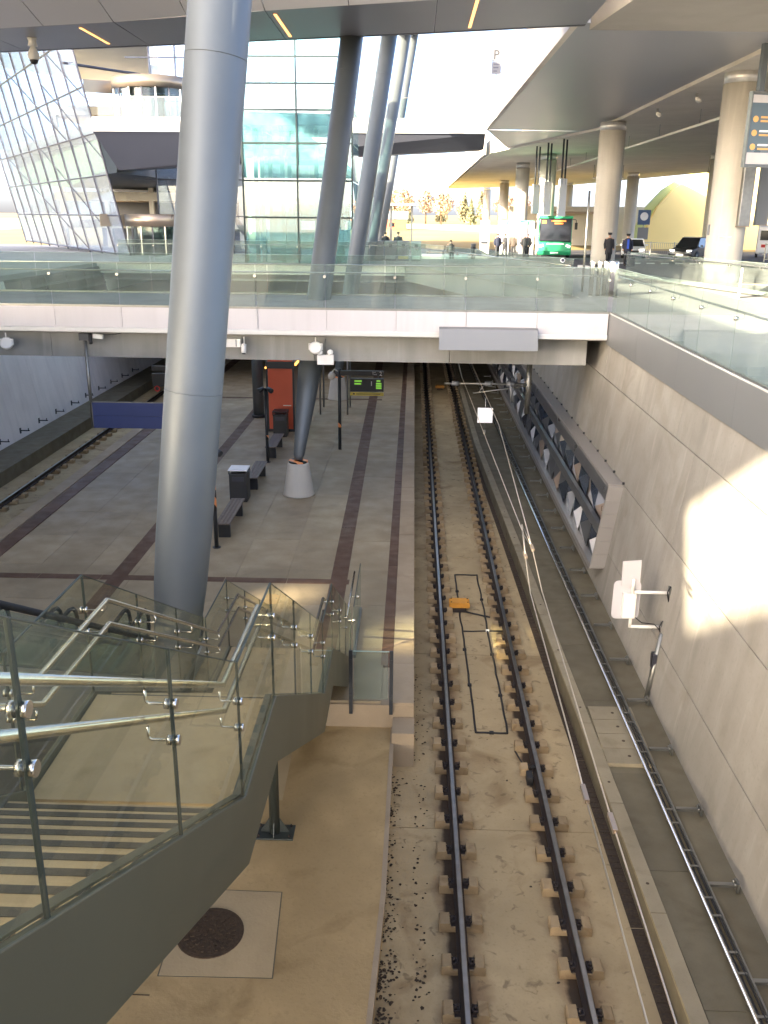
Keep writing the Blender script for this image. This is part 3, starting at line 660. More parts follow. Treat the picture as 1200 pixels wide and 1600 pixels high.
# ------------------------------------------------------------------ railing along the plaza edge on the right wall
def glass_run(name, label, pts, h=1.23, z0=6.5, pw=1.9, rail_dz=1.0, inner=-1, edge='glass_edge_light', clamp=True, zf=None):
    """posts-free glass railing following a polyline; inner: side of the handrail"""
    t = thing(name, label, 'railing', (pts[0][0], pts[0][1], z0), world=True)
    hr = []
    for (a, c) in zip(pts, pts[1:]):
        A, Cc = Vector(a), Vector(c); d = (Cc - A); L = d.length; d.normalize(); nrm = Vector((-d.y, d.x)) * inner; n = max(1, round(L / pw)); ang = math.atan2(d.y, d.x)
        for i in range(n):
            p = A + d * (L * (i + .5) / n); zz = (zf(p.y) if zf else z0)
            b = MB(); b.box(-L / n / 2 + .012, L / n / 2 - .012, -.01, .01, .06, h); o = b.build('glass_panel', 'rail_glass', t); o.matrix_parent_inverse = Matrix.Translation(-t.location); o.location = (p.x, p.y, zz); o.rotation_euler = (0, 0, ang)
            MB().box(-L / n / 2 + .012, L / n / 2 - .012, -.009, .009, h + .001, h + .007).build('glass_edge', edge, o)
            if clamp:
                q = A + d * (L * i / n); k = link('rail_clamp', RBK, t); k.location = (q.x, q.y, zz + rail_dz - .09); k.rotation_euler = (0, 0, ang if inner < 0 else ang + math.pi)
        b = MB(); b.obox(((A.x + Cc.x) / 2, (A.y + Cc.y) / 2, (zf((A.y + Cc.y) / 2) if zf else z0) + .03), (L, .07, .06), (0, 0, ang)); b.build('base_channel', 'galvanised', t)
        q0 = A + nrm * .13; q1 = Cc + nrm * .13
        hr += [(q0.x, q0.y, (zf(A.y) if zf else z0) + rail_dz), (q1.x, q1.y, (zf(Cc.y) if zf else z0) + rail_dz)]
    MB().tube(hr, .022, 8).build('handrail', 'stainless', t)
    return t
glass_run('glass_railing', 'long glass railing on top of the right retaining wall', [(5.46, 2), (5.46, 25.3)], pw=1.95, inner=-1)
glass_run('glass_railing', 'glass railing between the plaza and the road beside the concrete columns', [(14.2, 22.0), (9.4, 41.5)], pw=2.0, inner=1, h=1.1)
glass_run('glass_railing', 'slanting glass railing over the tunnel mouth beyond the footbridge', [(5.3, 31.0), (2.55, 40.0), (-.45, 49.9)], pw=2.0, inner=1, h=1.2)
glass_run('glass_railing', 'glass railing along the far plaza edge in front of the lift tower', [(-16, 49.9), (-.45, 49.9)], pw=2.0, inner=1, h=1.2)
# ------------------------------------------------------------------ road beside the plaza
rd = MB(); 
rd.mesh([(15.2, 8, 6.512), (48, 8, 6.512), (48, 50, 6.512), (8.9, 50, 6.512), (9.6, 45, 6.512), (11, 38, 6.512), (13, 28, 6.512)], [(0, 1, 2, 3, 4, 5, 6)])
rd.mesh([(8.9, 50, 6.512), (48, 50, 6.512), (80, 120, 5.112), (3, 120, 5.112), (5, 85, 5.812)], [(0, 1, 2, 3, 4)])
struct(rd.build('road', 'asphalt'))
b = MB()
for a, c in (((15.2, 8), (13, 28)), ((13, 28), (11, 38)), ((11, 38), (9.6, 45)), ((9.6, 45), (8.9, 50))):
    d = (Vector(c) - Vector(a)); b.obox(((a[0] + c[0]) / 2, (a[1] + c[1]) / 2, 6.55), (.3, d.length + .02, .14), (0, 0, -math.atan2(d.x, d.y)))
struct(b.build('kerb', 'white_paint'))
b = MB()
for i in range(9): b.face([(11.5 + .9 * i, 57 + .1 * i, gz(57 + .1 * i) + .018), (12.0 + .9 * i, 57 + .1 * i, gz(57 + .1 * i) + .018), (12.7 + .9 * i, 60, gz(60) + .018), (12.2 + .9 * i, 60, gz(60) + .018)])
for i in range(8): b.face([(19.6 + .3 * i, 34 + 5 * i, gz(34 + 5 * i) + .018), (19.8 + .3 * i, 34 + 5 * i, gz(34 + 5 * i) + .018), (19.9 + .3 * i, 36.4 + 5 * i, gz(36.4 + 5 * i) + .018), (19.7 + .3 * i, 36.4 + 5 * i, gz(36.4 + 5 * i) + .018)])
struct(b.build('road_markings', 'line_paint'))

# ================================================================== STEEL COLUMNS
def steel_column(base, top, zc, label):
    x, y = base; tz = top[2]
    t = thing('steel_column', label, 'column', (x, y, zc), world=True)
    zt = zc + 1.04
    MB().lathe([(.50, 0), (.48, .04), (.335, .98), (.31, 1.04)], (x, y, zc), 32).build('plinth', 'column_concrete', t)
    MB().lathe([(.30, 0), (.30, .05)], (x, y, zt), 24).build('hazard_band', 'hazard', t)
    A = Vector((x, y, zt + .05)); B = Vector(top)
    L = (B - A).length; n = []; rr = []
    for s, r in ((0, .13), (.12, .14), (.16, .165), (.9, .22), (1.9, .30), (2.9, .36), (3.6, .375)): n.append(A + (B - A) * (s / L)); rr.append(r)
    n.append(B); rr.append(.375)
    sh = MB().tube(n, rr, 40).build('shaft', 'column_steel', t)
    for s in (.36, .62, .86):
        c0 = A + (B - A) * s; MB().tube([c0, c0 + (B - A).normalized() * .014], .3775, 40).build('weld_seam', 'column_steel', t)
    return t
steel_column((-3.46, 11.15), (-1.78, 12.25, 16.6), .2, 'huge grey steel column leaning up through the left foreground')
steel_column((-3.48, 26.8), (-2.08, 32.7, 15.2), .7, 'grey leaning steel column on a concrete cone beside the red kiosk')
steel_column((-3.52, 42.3), (-1.28, 46.6, 17.4), .7, 'second grey leaning steel column behind the first under the canopy')
steel_column((-3.6, 57.8), (-.75, 62.4, 20.2), .7, 'thin looking grey leaning column right behind the second')
steel_column((-3.6, 73.3), (-.3, 78.6, 22.9), .7, 'farthest and thinnest grey leaning steel column')

# ================================================================== CANOPY OVERHEAD
cp = thing('canopy_roof', 'grey metal canopy roof with slim warm light strips over the tracks', 'roof', (-4, 32, 14.5), world=True)
edge = [(-24, 37.3), (-15, 35.2), (-7.93, 33.55), (-.27, 31.65), (4.2, 30.4), (5.0, 30.2)]
back = [(-24, 33.6), (-13.15, 31.1), (-6.91, 29.4), (-4.62, 28.5), (-.25, 27.2), (4.0, 26.2), (5.0, 25.95)]
# band divided into sheets
def lerp_line(pts, x):
    for a, c in zip(pts, pts[1:]):
        if a[0] <= x <= c[0]: return a[1] + (c[1] - a[1]) * (x - a[0]) / (c[0] - a[0])
    return pts[-1][1]
xs = [-24, -19, -14, -9.2, -4.35, .5, 5.0]
for a, c in zip(xs, xs[1:]):
    q = [(a + .012, lerp_line(edge, a)), (c - .012, lerp_line(edge, c)), (c - .012, lerp_line(back, c)), (a + .012, lerp_line(back, a))]
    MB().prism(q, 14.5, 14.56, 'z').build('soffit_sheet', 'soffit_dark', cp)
    # sloping lighter panels rising towards the camera
    yb0, yb1 = lerp_line(back, a), lerp_line(back, c)
    for k in range(2):
        xa, xb = a + (c - a) * k / 2 + .015, a + (c - a) * (k + 1) / 2 - .015
        ya, yb_ = lerp_line(back, xa), lerp_line(back, xb)
        for s0, s1 in ((0, 3.3), (3.32, 5.0)):
            zz = lambda s: 14.5 + .26 * s
            MB().mesh([(xa, ya - s0, zz(s0)), (xb, yb_ - s0, zz(s0)), (xb, yb_ - s1, zz(s1)), (xa, ya - s1, zz(s1)), (xa, ya - s0, zz(s0) + .08), (xb, yb_ - s0, zz(s0) + .08), (xb, yb_ - s1, zz(s1) + .08), (xa, ya - s1, zz(s1) + .08)],
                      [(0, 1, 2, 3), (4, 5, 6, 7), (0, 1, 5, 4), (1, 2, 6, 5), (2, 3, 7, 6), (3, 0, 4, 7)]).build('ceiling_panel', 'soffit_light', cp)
b = MB()
for a, c in zip(edge, edge[1:]):
    b.mesh([(a[0], a[1], 14.49), (c[0], c[1], 14.49), (c[0], c[1] + .1, 15.6), (a[0], a[1] + .1, 15.6), (a[0], a[1] + .2, 14.49), (c[0], c[1] + .2, 14.49)], [(0, 1, 2, 3), (0, 1, 5, 4)])
b.build('edge_trim', 'mullion', cp)
b = MB(); b.mesh([(-24, 38, 15.7), (5, 30.6, 15.7), (5, 22, 16.4), (-24, 29, 16.4)], [(0, 1, 2, 3)]); b.build('roof_deck', 'grey_panel', cp)
MB().mesh([(-3, 32.3, 15.3), (-.5, 32.3, 15.3), (1.2, 80, 23.3), (-1.5, 80, 23.3), (-3, 32.3, 16.3), (-.5, 32.3, 16.3), (1.2, 80, 24.3), (-1.5, 80, 24.3)], [(0, 1, 2, 3), (4, 5, 6, 7), (0, 1, 5, 4), (1, 2, 6, 5), (2, 3, 7, 6), (3, 0, 4, 7)]).build('ridge_beam', 'fascia_grey', cp)
def strip_light(x, y0, y1, n, label):
    t = thing('strip_light', label, 'light', (x, y0, 14.49), world=True)
    L = (y1 - y0) / n
    for i in range(n): MB().box(x - .045, x + .045, y0 + L * i + .04, y0 + L * (i + 1) - .04, 14.475, 14.499).build('tube', 'lamp_warm', t)
    MB().box(x - .06, x + .06, y0, y1, 14.492, 14.51).build('housing', 'mullion', t)
strip_light(-10.5, 30.8, 33.6, 3, 'warm light strip in the canopy at the upper left')
strip_light(-4.12, 28.75, 32.2, 2, 'warm light strip in the canopy between the big column and the lift tower')
strip_light(1.56, 26.6, 30.7, 3, 'warm light strip in the canopy above the open sky gap')
t = thing('dome_camera', 'white dome camera hanging from the canopy at the upper left', 'camera', (-12.75, 32.6, 14.5))
MB().lathe([(.16, -.25), (.12, -.1), (.16, 0)][::1], n=18).build('mount', 'white_paint', t)
MB().lathe([(.08, -.72), (.17, -.62), (.19, -.5), (.12, -.35), (.07, -.25)], n=18).build('housing', 'white_paint', t)
MB().lathe([(.03, -.80), (.10, -.77), (.135, -.70), (.14, -.62)], n=16).build('dome', 'black', t)

# ================================================================== ELEVATED ROAD DECK ON THE RIGHT
dk = thing('elevated_road', 'broad elevated road deck on concrete columns over the bus road', 'elevated road', (20, 60, 14.5), world=True)
b = MB(); y = 30.2
while y < 64:
    L = 3.9
    MB().prism([(4.62, 14.52), (4.82, 14.50), (4.95, 16.1), (4.55, 16.45), (4.50, 16.42)], y + .006, min(y + L, 64.8) - .006, 'y').build('parapet_panel', 'deck_concrete', dk); y += L
b = MB(); b.prism([(4.66, 14.55), (11.8, 14.45), (11.8, 15.2), (4.9, 15.4)], 30.25, 64.7, 'y'); b.build('cantilever_slab', 'fascia_grey', dk)
b = MB(); b.mesh([(4.7, 64.7, 14.5), (9.0, 88, 14.42), (11.8, 88, 14.42), (11.8, 64.7, 14.45), (4.9, 64.7, 15.4), (9, 88, 15.4), (11.8, 88, 15.3), (11.8, 64.7, 15.3)], [(0, 1, 2, 3), (0, 1, 5, 4), (1, 2, 6, 5)]); b.build('cantilever_end', 'fascia_grey', dk)
b = MB(); b.mesh([(11.5, 32, 14.30), (35, 32, 14.30), (35, 112, 14.25), (26, 160, 14.2), (6.2, 185, 14.2), (6.5, 84, 14.3), (11.5, 62, 14.30), (11.5, 32, 15.5), (35, 32, 15.5), (35, 112, 15.5), (26, 160, 15.5), (6.2, 185, 15.5), (6.5, 84, 15.5), (11.5, 62, 15.5)],
       [(0, 1, 2, 3, 4, 5, 6), (7, 8, 9, 10, 11, 12, 13)] + [(i, (i + 1) % 7, 7 + (i + 1) % 7, 7 + i) for i in range(7)]); b.build('soffit_slab', 'deck_concrete', dk)
b = MB(); b.prism([(5.5, 27), (6.3, 18), (35, 18), (35, 31.6), (5.15, 30.35)], 14.38, 15.2, 'z'); b.build('near_soffit', 'beige_soffit', dk)
b = MB(); b.box(5.9, 6.1, 84.5, 180, 14.2, 16.3); b.build('far_parapet', 'deck_concrete', dk)
def conc_column(x, y, r, label, zt=14.3, collar=True):
    t = thing('concrete_column', label, 'column', (x, y, gz(y)))
    h = zt - gz(y)
    MB().lathe([(r * .985, 0), (r * .985, .3), (r * .97, .32), (r * .99, h * .5), (r, h - .45)], n=40).build('shaft', 'column_concrete', t)
    if collar: MB().lathe([(r * .985, h - .45), (r * .985, h)], n=40).build('collar', 'collar_steel', t)
    return t
c1 = conc_column(12.45, 38.0, .74, 'largest round concrete column nearest the camera on the plaza edge', 14.35)
b = MB(); [b.obox((-.25 + .0, -.725, z), (.5, .012, .03)) for z in (1.55, 1.85)]; b.build('reflector_strip', 'sign_white', c1)
b = MB(); b.tube([(.33, -.685, 4.4), (.33, -.685, 7.2)], .02, 6); b.build('conduit', 'galvanised', c1)
MB().box(-.75, -.70, -.2, -.05, 1.9, 2.3).build('box', 'grey_panel', c1)
for (x, y, r, lab) in [(11.35, 56.5, .74, 'second round concrete column from the front left of the taxis'), (11.6, 84.5, .72, 'concrete column standing left of the green bus'), (10.9, 98, .7, 'concrete column left of the bus and the hanging banners'),
                       (13.2, 142, .7, 'slim distant concrete column near the end of the deck'), (13.4, 178, .7, 'farthest concrete column at the left end of the row'),
                       (26.2, 116, .72, 'distant concrete column in front of the cream wall'), (25.6, 82, .72, 'concrete column in front of the yellow wall'), (28.7, 72, .74, 'concrete column beside the metal fence near the right edge'), (24, 150, .7, 'distant concrete column behind the bus'), (21.8, 46, .74, 'concrete column at the right edge of the picture')]:
    conc_column(x, y, r, lab, 14.25)
# vertical sign boxes fixed to the near column
def pillar_box(x, y, z, h, w, label, mat='galvanised'):
    t = thing('pillar_box', label, 'sign box', (x, y, z)); MB().box(-w / 2, w / 2, -.14, .14, 0, h).build('body', mat, t, .02); MB().box(-w / 2 - .01, w / 2 + .01, -.15, .15, h, h + .04).build('cap', 'stainless', t); MB().box(-w / 2 - .01, w / 2 + .01, -.15, .15, -.03, 0).build('foot', 'bronze', t)
pillar_box(12.75, 37.05, 8.75, 2.75, .45, 'tall grey sign box fixed to the front of the largest concrete column')
pillar_box(14.2, 39.2, 8.8, 2.7, .5, 'tall pale sign box standing behind the largest concrete column', 'grey_panel')
# under-deck details
for i, (x, y) in enumerate([(12.4, 44), (12.2, 50), (12.0, 57), (13, 66), (14.5, 75)]):
    t = thing('ceiling_lamp', 'small white lamp under the deck, %s from the camera' % ORD[i], 'lamp', (x, y, 14.3), group='lamps under the elevated deck'); MB().box(-.05, .05, -.05, .05, -.2, 0).build('stem', 'galvanised', t); o = MB().lathe([(.1, -.1), (.19, 0), (.1, .08)], n=12).build('lamp_head', 'white_paint', t); o.location = (.1, 0, -.26); o.rotation_euler = (0, R(35), 0)
t = thing('light_track', 'long thin pale light track hung beneath the deck', 'light track', (14.4, 60, 13.6), world=True); b = MB(); b.box(14.35, 14.45, 26, 130, 13.50, 13.62); b.build('track', 'white_paint', t); b = MB(); [b.tube([(14.4, y, 13.6), (14.4, y, 14.3)], .015, 5) for y in range(34, 130, 8)]; b.build('hanger', 'galvanised', t)
for (x, y, lab) in [(20, 100, 'white trapeze lamp on two rods under the far deck'), (27.5, 86, 'dark horizontal tube lamp under the deck near the yellow wall')]:
    t = thing('trapeze_lamp', lab, 'lamp', (x, y, 12.9)); MB().box(-1.6, 1.6, -.1, .1, 0, .14).build('tube', 'white_paint' if x < 22 else 'black', t); b = MB(); [b.tube([(s, 0, .1), (s, 0, 1.4)], .03, 6) for s in (-1.5, 1.5)]; b.build('rod', 'galvanised', t)
# hanging banners on dark posts
for i, (x, y) in enumerate([(9.6, 76), (10.0, 72.5), (10.6, 69)]):
    t = thing('hanging_banner', ['left one of three white hanging signs on dark posts beside the bus', 'middle one of three white hanging signs on dark posts', 'right one of three white hanging signs nearest the largest column'][i], 'sign', (x, y, 0), R(62))
    MB().box(-.75, .75, -.06, .06, 9.3 - .1 * i, 11.5 + .1 * i).build('board', 'sign_white', t); b = MB(); [b.tube([(s, 0, 11.3), (s, 0, 14.4)], .07, 8) for s in (-.35, .35)]; b.build('post', 'dark_paint', t)
# big info sign on the right edge
t = thing('direction_sign', 'large dark blue direction sign with orange and white symbols at the right edge', 'sign', (11.85, 33.0, 11.9), R(12))
MB().box(-.80, 1.9, -.08, .08, -1.15, 1.05).build('board', 'info_blue', t, .02)
b = MB(); b.box(-.84, 1.94, -.10, .10, 1.05, 1.12); b.box(-.84, 1.94, -.10, .10, -1.22, -1.15); b.box(-.84, -.80, -.1, .1, -1.15, 1.05); b.build('frame', 'galvanised', t)
b = MB(); b.box(-.62, -.44, -.1, .1, 1.12, 2.6); b.build('post', 'column_steel', t)
def disc(x, z, r, mat, par):
    o = MB().lathe([(r, 0), (r, .006)], n=20, sm=False).build('symbol', mat, par); o.location = (x, -.082, z); o.rotation_euler = (R(90), 0, 0); return o
for z in (.28, -.15, -.58): disc(-.60, z, .10, 'info_orange', t)
for k, z in enumerate((.28, -.15, -.58)):
    MB().box(-.42, .18 if k != 2 else -.05, -.087, -.082, z + .03, z + .09).build('text_line', 'info_orange' if k == 0 else 'sign_white', t); MB().box(-.42, -.02, -.087, -.082, z - .09, z - .03).build('text_line', 'info_orange', t)
for z in (.62, .2): disc(.5, z, .11, 'sign_white', t)
for x in (.16, .36, .56): disc(x, -.28, .09, 'sign_white', t)
MB().box(-.78, 1.88, -.086, -.081, -1.12, -.76).build('pale_band', 'white_panel', t); MB().box(-.78, 1.88, -.086, -.081, .78, 1.02).build('pale_band', 'white_panel', t)  # pale bands stand in for reflections on the sign face
# ================================================================== THE STAIRCASE IN THE FOREGROUND
XR, XL = -1.10, -2.62
st = thing('staircase', 'grey steel staircase with glass sides descending to the platform in the lower left', 'staircase', (-1.9, 11.2, .2), world=True)
top = [(-.4, 8.42), (5.17, 5.23), (6.58, 5.20), (10.5, 2.99), (11.85, 2.97), (15.9, .70)]
bot = [(14.75, .70), (11.75, 2.40), (10.42, 2.45), (6.52, 4.60), (5.17, 4.67), (-.4, 7.80)]
for x, nm in ((XR, 'stringer'), (XL, 'stringer')):
    MB().prism(top + bot, x - .02, x + .02, 'x').build(nm, 'stair_paint', st, .006)
def ztop(y):
    for (a, za), (c, zc) in zip(top, top[1:]):
        if a <= y <= c: return za + (zc - za) * (y - a) / (c - a)
    return .7
# top flange of the right stringer
MB().prism([(y, z + .002) for y, z in top] + [(y, z + .014) for y, z in top[::-1]], XR - .075, XR - .0205, 'x').build('flange', 'stair_paint', st)
# landings and treads
concrete('tread_stone', (.40, .30, .16), dark=.6, scale=2, stain_amt=.3, objvar=.05)
def landing(y0, y1, z): MB().box(XL + .03, XR - .08, y0, y1, z - .18, z - .03).build('landing', 'tread_stone', st)
concrete('tread_strip_dark', (.07, .06, .04), dark=.6, scale=2, stain_amt=.3)
landing(5.16, 6.58, 5.2); landing(10.48, 11.87, 2.97)
tr = MB().box(XL + .03, XR - .08, 0, .33, -.055, 0).data('tread', 'tread_stone')
ns = MB().box(XL + .031, XR - .081, .262, .306, .0005, .004).data('tread_strip', 'tread_strip_dark')  # dark strip along the far edge of each tread
rs = MB().box(XL + .04, XR - .09, .0, .012, -.172, -.056).data('riser', 'dark_paint')
def flight(y0, z0, n, y1, z1):
    for i in range(1, n):
        t = i / n; o = link('tread', tr, st); o.location = (0, y0 + (y1 - y0) * (i - 1) / n, z0 - (z0 - z1) * t - .03)
        o.matrix_parent_inverse = Matrix.Translation(-st.location)
        r = link('riser', rs, o); r.location = (0, .31, 0); r = link('tread_strip', ns, o)
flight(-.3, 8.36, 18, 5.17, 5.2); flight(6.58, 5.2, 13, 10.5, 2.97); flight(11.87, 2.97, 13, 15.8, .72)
# glass sides: sheets split at the joints
def glass_side(x, ys, h=1.02, dy=0):
    for a, c in zip(ys, ys[1:]):
        g_ = .006
        b = MB(); b.prism([(a + g_, ztop(a + g_) + .0), (c - g_, ztop(c - g_) + .0), (c - g_, ztop(c - g_) + h), (a + g_, ztop(a + g_) + h)], x - .009, x + .009, 'x')
        # glass faces and dark polished edges
        o = b.build('glass_panel', 'stair_glass', st)
        e = MB(); w = .0095
        for (p, q, w) in (((a + g_, ztop(a + g_)), (a + g_, ztop(a + g_) + h), .0085), ((c - g_, ztop(c - g_)), (c - g_, ztop(c - g_) + h), .0085), ((a + g_, ztop(a + g_) + h), (c - g_, ztop(c - g_) + h), .0045 if abs(ztop(a + g_) - ztop(c - g_)) > .1 else .0095)):
            e.tube([(x, p[0], p[1]), (x, q[0], q[1])], w, 6, sm=False)
        e.build('glass_edge', 'glass_edge', o)
glass_side(XR, [-.72 + .0, .75, 2.21, 3.67, 5.15]); glass_side(XR, [5.15, 6.56]); glass_side(XR, [6.56, 7.87, 9.18, 10.5]); glass_side(XR, [10.5, 11.85]); glass_side(XR, [11.85, 13.15, 14.45, 15.75])
glass_side(XL, [.75, 2.21, 3.67, 5.15], 1.05); glass_side(XL, [5.15, 6.58], 1.05); glass_side(XL, [6.58, 7.87, 9.18, 10.5], 1.05); glass_side(XL, [10.5, 11.85], 1.05); glass_side(XL, [11.85, 13.15, 14.45, 15.75], 1.05)
# handrails, two heights each side
def hrail(x, off, y0, y1):
    ys = [y0] + [v for v in (5.25, 6.62, 10.42, 11.8) if y0 < v < y1] + [y1]
    return [(x, y, ztop(y) + off) for y in ys]
for x, o1 in ((XR - .12, (.81, .615)), (XL + .17, (.84, .63))):
    for off in o1:
        MB().tube(hrail(x, off, -.4, 15.6), .021, 10).build('handrail', 'stainless', st)
# clamp discs with a bent arm up to the handrail
def clampm(side, arm):
    b = MB(); b.tube([(-.012 * 1, 0, 0), (-.030, 0, 0)], .026, 16); b.tube([(.012, 0, 0), (.030, 0, 0)], .026, 16); b.tube([(-.014, 0, 0), (.014, 0, 0)], .012, 8)
    b.tube([(side * .03, 0, 0), (side * (arm - .018), 0, 0), (side * (arm - .004), 0, .006), (side * arm, 0, .02), (side * arm, 0, .07)], .0075, 8); return b.data('rail_clamp', 'stainless')
CR, CL = clampm(-1, .12), clampm(1, .17)
for yj in (.75, 2.21, 3.67, 5.15, 6.56, 7.87, 9.18, 10.5, 11.85, 13.15, 14.45):
    for off in (.735, .54):
        o = link('rail_clamp', CR, st); o.location = (XR, yj, ztop(yj) + off)
        o = link('rail_clamp', CL, st); o.location = (XL, yj, ztop(yj) + off + .02)
# support post under the middle landing
pst = (-1.93, 11.2)
b = MB(); b.tube([(pst[0], pst[1], .22), (pst[0], pst[1], 2.3), (pst[0], pst[1] + .02, 2.42)], .078, 20); b.build('support_post', 'post_green', st)
b = MB(); b.box(pst[0] - .29, pst[0] + .29, pst[1] - .17, pst[1] + .17, .2, .228); bp = b.build('base_plate', 'post_green', st, .004)
for (dx, dy) in ((1, 0), (-1, 0), (0, 1), (0, -1)):
    b = MB(); p = [(.07, .228), (.21, .228), (.21, .245), (.085, .46), (.07, .46)]
    if dx: b.prism([(pst[0] + dx * q[0], q[1]) for q in p], pst[1] - .007, pst[1] + .007, 'y')
    else: b.prism([(pst[1] + dy * q[0] * .75, q[1]) for q in p], pst[0] - .007, pst[0] + .007, 'x')
    b.build('gusset', 'post_green', st)
for sx in (-1, 1):
    for sy in (-1, 1): MB().lathe([(.02, .228), (.02, .25), (.012, .252), (.012, .27)], (pst[0] + sx * .23, pst[1] + sy * .12, 0), 6).build('bolt', 'clip_steel', st)
MB().tube([(pst[0] - .02, pst[1] + .02, 2.42), (pst[0] + .11, pst[1] + .02, 2.42)], .13, 20).build('bearing', 'bronze', st)
# little fence that closes the platform end
ef = thing('end_fence', 'small glass fence with two flat dark posts closing the platform end', 'fence', (-.63, 14.18, .6), world=True)
for x in (-.99, -.27):
    MB().box(x - .032, x + .032, 14.14, 14.17, .50, 1.76).build('post', 'dark_paint', ef)
    for z in (.85, 1.55): MB().box(x - .028, x + .028, 14.125, 14.14, z - .04, z + .04).build('clamp', 'dark_paint', ef)
MB().box(-.93, -.33, 14.15, 14.162, .80, 1.74).build('glass_panel', 'rail_glass', ef)
MB().box(-.95, -.31, 14.145, 14.168, 1.741, 1.752).build('glass_edge', 'glass_edge_light', ef)
glass_run('glass_railing', 'low glass guard beside the foot of the staircase on the platform', [(-1.05, 15.9), (-1.05, 18.2)], h=1.1, z0=.7, pw=1.1, rail_dz=.9, inner=1, edge='glass_edge')
# ================================================================== ESCALATORS
def escalator(xc, label):
    t = thing('escalator', label, 'escalator', (xc, 15.9, .7), world=True)
    def path(off, y0=.3, ye=15.7):      # a line parallel to the step band
        k = (7.6 - .7) / (14.3 - 2.35)
        return [(y0, 7.6 + off), (2.35, 7.6 + off), (14.3, .7 + off), (ye, .7 + off)]
    for s in (-1, 1):
        x = xc + s * .53
        hr = [(x, y, z) for y, z in path(1.0)] + [(x, 15.7 + .34 * math.sin(a), 1.36 + .34 * math.cos(a)) for a in [R(30 * i) for i in range(1, 6)]] + [(x, 15.62, 1.02), (x, 15.2, 1.02)]
        MB().tube(hr, .04, 8).build('handrail', 'rubber', t)
        p = path(.94); q = path(.30)
        b = MB(); b.prism([*p, (15.9, 1.55), (15.95, 1.3), (15.8, 1.1), (15.6, 1.0), *q[::-1]], x - .006, x + .006, 'x'); b.build('balustrade', 'rail_glass', t)
        sk = path(.30, ye=15.9); sb = path(-.5, ye=15.9)
        b = MB(); b.prism(sk + [(15.9, .70), (14.3, .70)] + [(14.2, .5), (2.35, 7.0), (.3, 7.0)], x + s * .02 - .06, x + s * .02 + .06, 'x'); b.build('skirt', 'girder_dark' if s < 0 else 'fascia_grey', t)
        b = MB(); b.tube([(x - s * .06, y, z) for y, z in path(.34)], .02, 6); b.build('deck_trim', 'stainless', t)
    n = 44
    sm_ = MB(); sm_.box(-.46, .46, 0, .40, -.04, 0); sm_.box(-.46, .46, .385, .40, -.22, -.04)
    for k in range(14): sm_.box(-.45 + .0667 * k, -.43 + .0667 * k, 0, .385, 0, .008)
    SM = escalator.me = getattr(escalator, 'me', None) or sm_.data('step', 'mullion')
    for i in range(38):
        y = 2.0 + .362 * i; z = min(7.6, max(.71, 7.6 - (y - 2.35) * .5774)); o = link('step', SM, t); o.location = (xc, y, z); o.matrix_parent_inverse = Matrix.Translation(-t.location)
    MB().box(xc - .46, xc + .46, 14.4, 16.4, .70, .712).build('comb_plate', 'stainless', t)
    b = MB(); b.prism([(.3, 6.98), (2.35, 6.98), (13.2, .715), (12.2, .715), (2.0, 6.4), (.3, 6.4)], xc - .5, xc + .5, 'x'); b.build('truss_cladding', 'girder_dark', t)
    return t
escalator(-7.4, 'left escalator of three running down to the platform'); escalator(-6.03, 'middle escalator of three beside the big steel column'); e3 = escalator(-4.6, 'right escalator of three nearest to the staircase')
# notice on a white box at the escalator foot
t = thing('notice_box', 'small white box with a red round mark beside the escalators', 'box', (-3.85, 13.6, .2)); MB().box(-.16, .16, -.1, .1, 0, 1.3).build('body', 'white_paint', t, .01); o = MB().lathe([(.08, 0), (.08, .006)], n=16).build('symbol', 'red_ring', t); o.location = (0, -.1, 1.15); o.rotation_euler = (R(90), 0, 0)

# ================================================================== PLATFORM FURNITURE
def bench(y0, y1, label):
    yc = (y0 + y1) / 2; L = y1 - y0; t = thing('bench', label, 'bench', (-5.0, yc, .7))
    for k in range(4): MB().box(-.20 + .102 * k, -.11 + .102 * k, -L / 2, L / 2, .425, .46).build('slat', 'wood', t)
    for s in (-1, 1): MB().box(-.16, .16, s * (L / 2 - .25) - .05, s * (L / 2 - .25) + .05, 0, .424).build('leg', 'bin_dark', t)
    MB().box(-.05, .05, -L / 2 + .2, L / 2 - .2, .37, .424).build('beam', 'bin_dark', t)
bench(22.5, 24.8, 'nearest slatted grey bench on the platform beside the hazard striped post')
bench(26.95, 29.0, 'slatted bench behind the bin with the pale top'); bench(30.9, 33.0, 'slatted bench in front of the red kiosk')
def bin_(x, y, label, topm):
    t = thing('litter_bin', label, 'bin', (x, y, .7)); MB().box(-.27, .27, -.27, .27, .03, .88).build('body', 'bin_dark', t, .015); MB().box(-.25, .25, -.25, .25, 0, .03).build('foot', 'black', t)
    MB().box(-.29, .29, -.29, .29, .98, 1.02).build('lid', topm, t, .008); b = MB(); [b.box(sx * .26 - .02, sx * .26 + .02, sy * .26 - .02, sy * .26 + .02, .88, .98) for sx in (-1, 1) for sy in (-1, 1)]; b.box(-.2, .2, -.2, .2, .86, .9); b.build('post', 'bin_dark', t)
    MB().box(-.18, .18, -.285, -.27, .66, .80).build('plate', 'mullion', t)
bin_(-5.2, 26.1, 'dark square litter bin with a pale lid between two benches', 'sign_white'); bin_(-5.15, 34.6, 'dark square litter bin standing against the red kiosk', 'bin_dark')
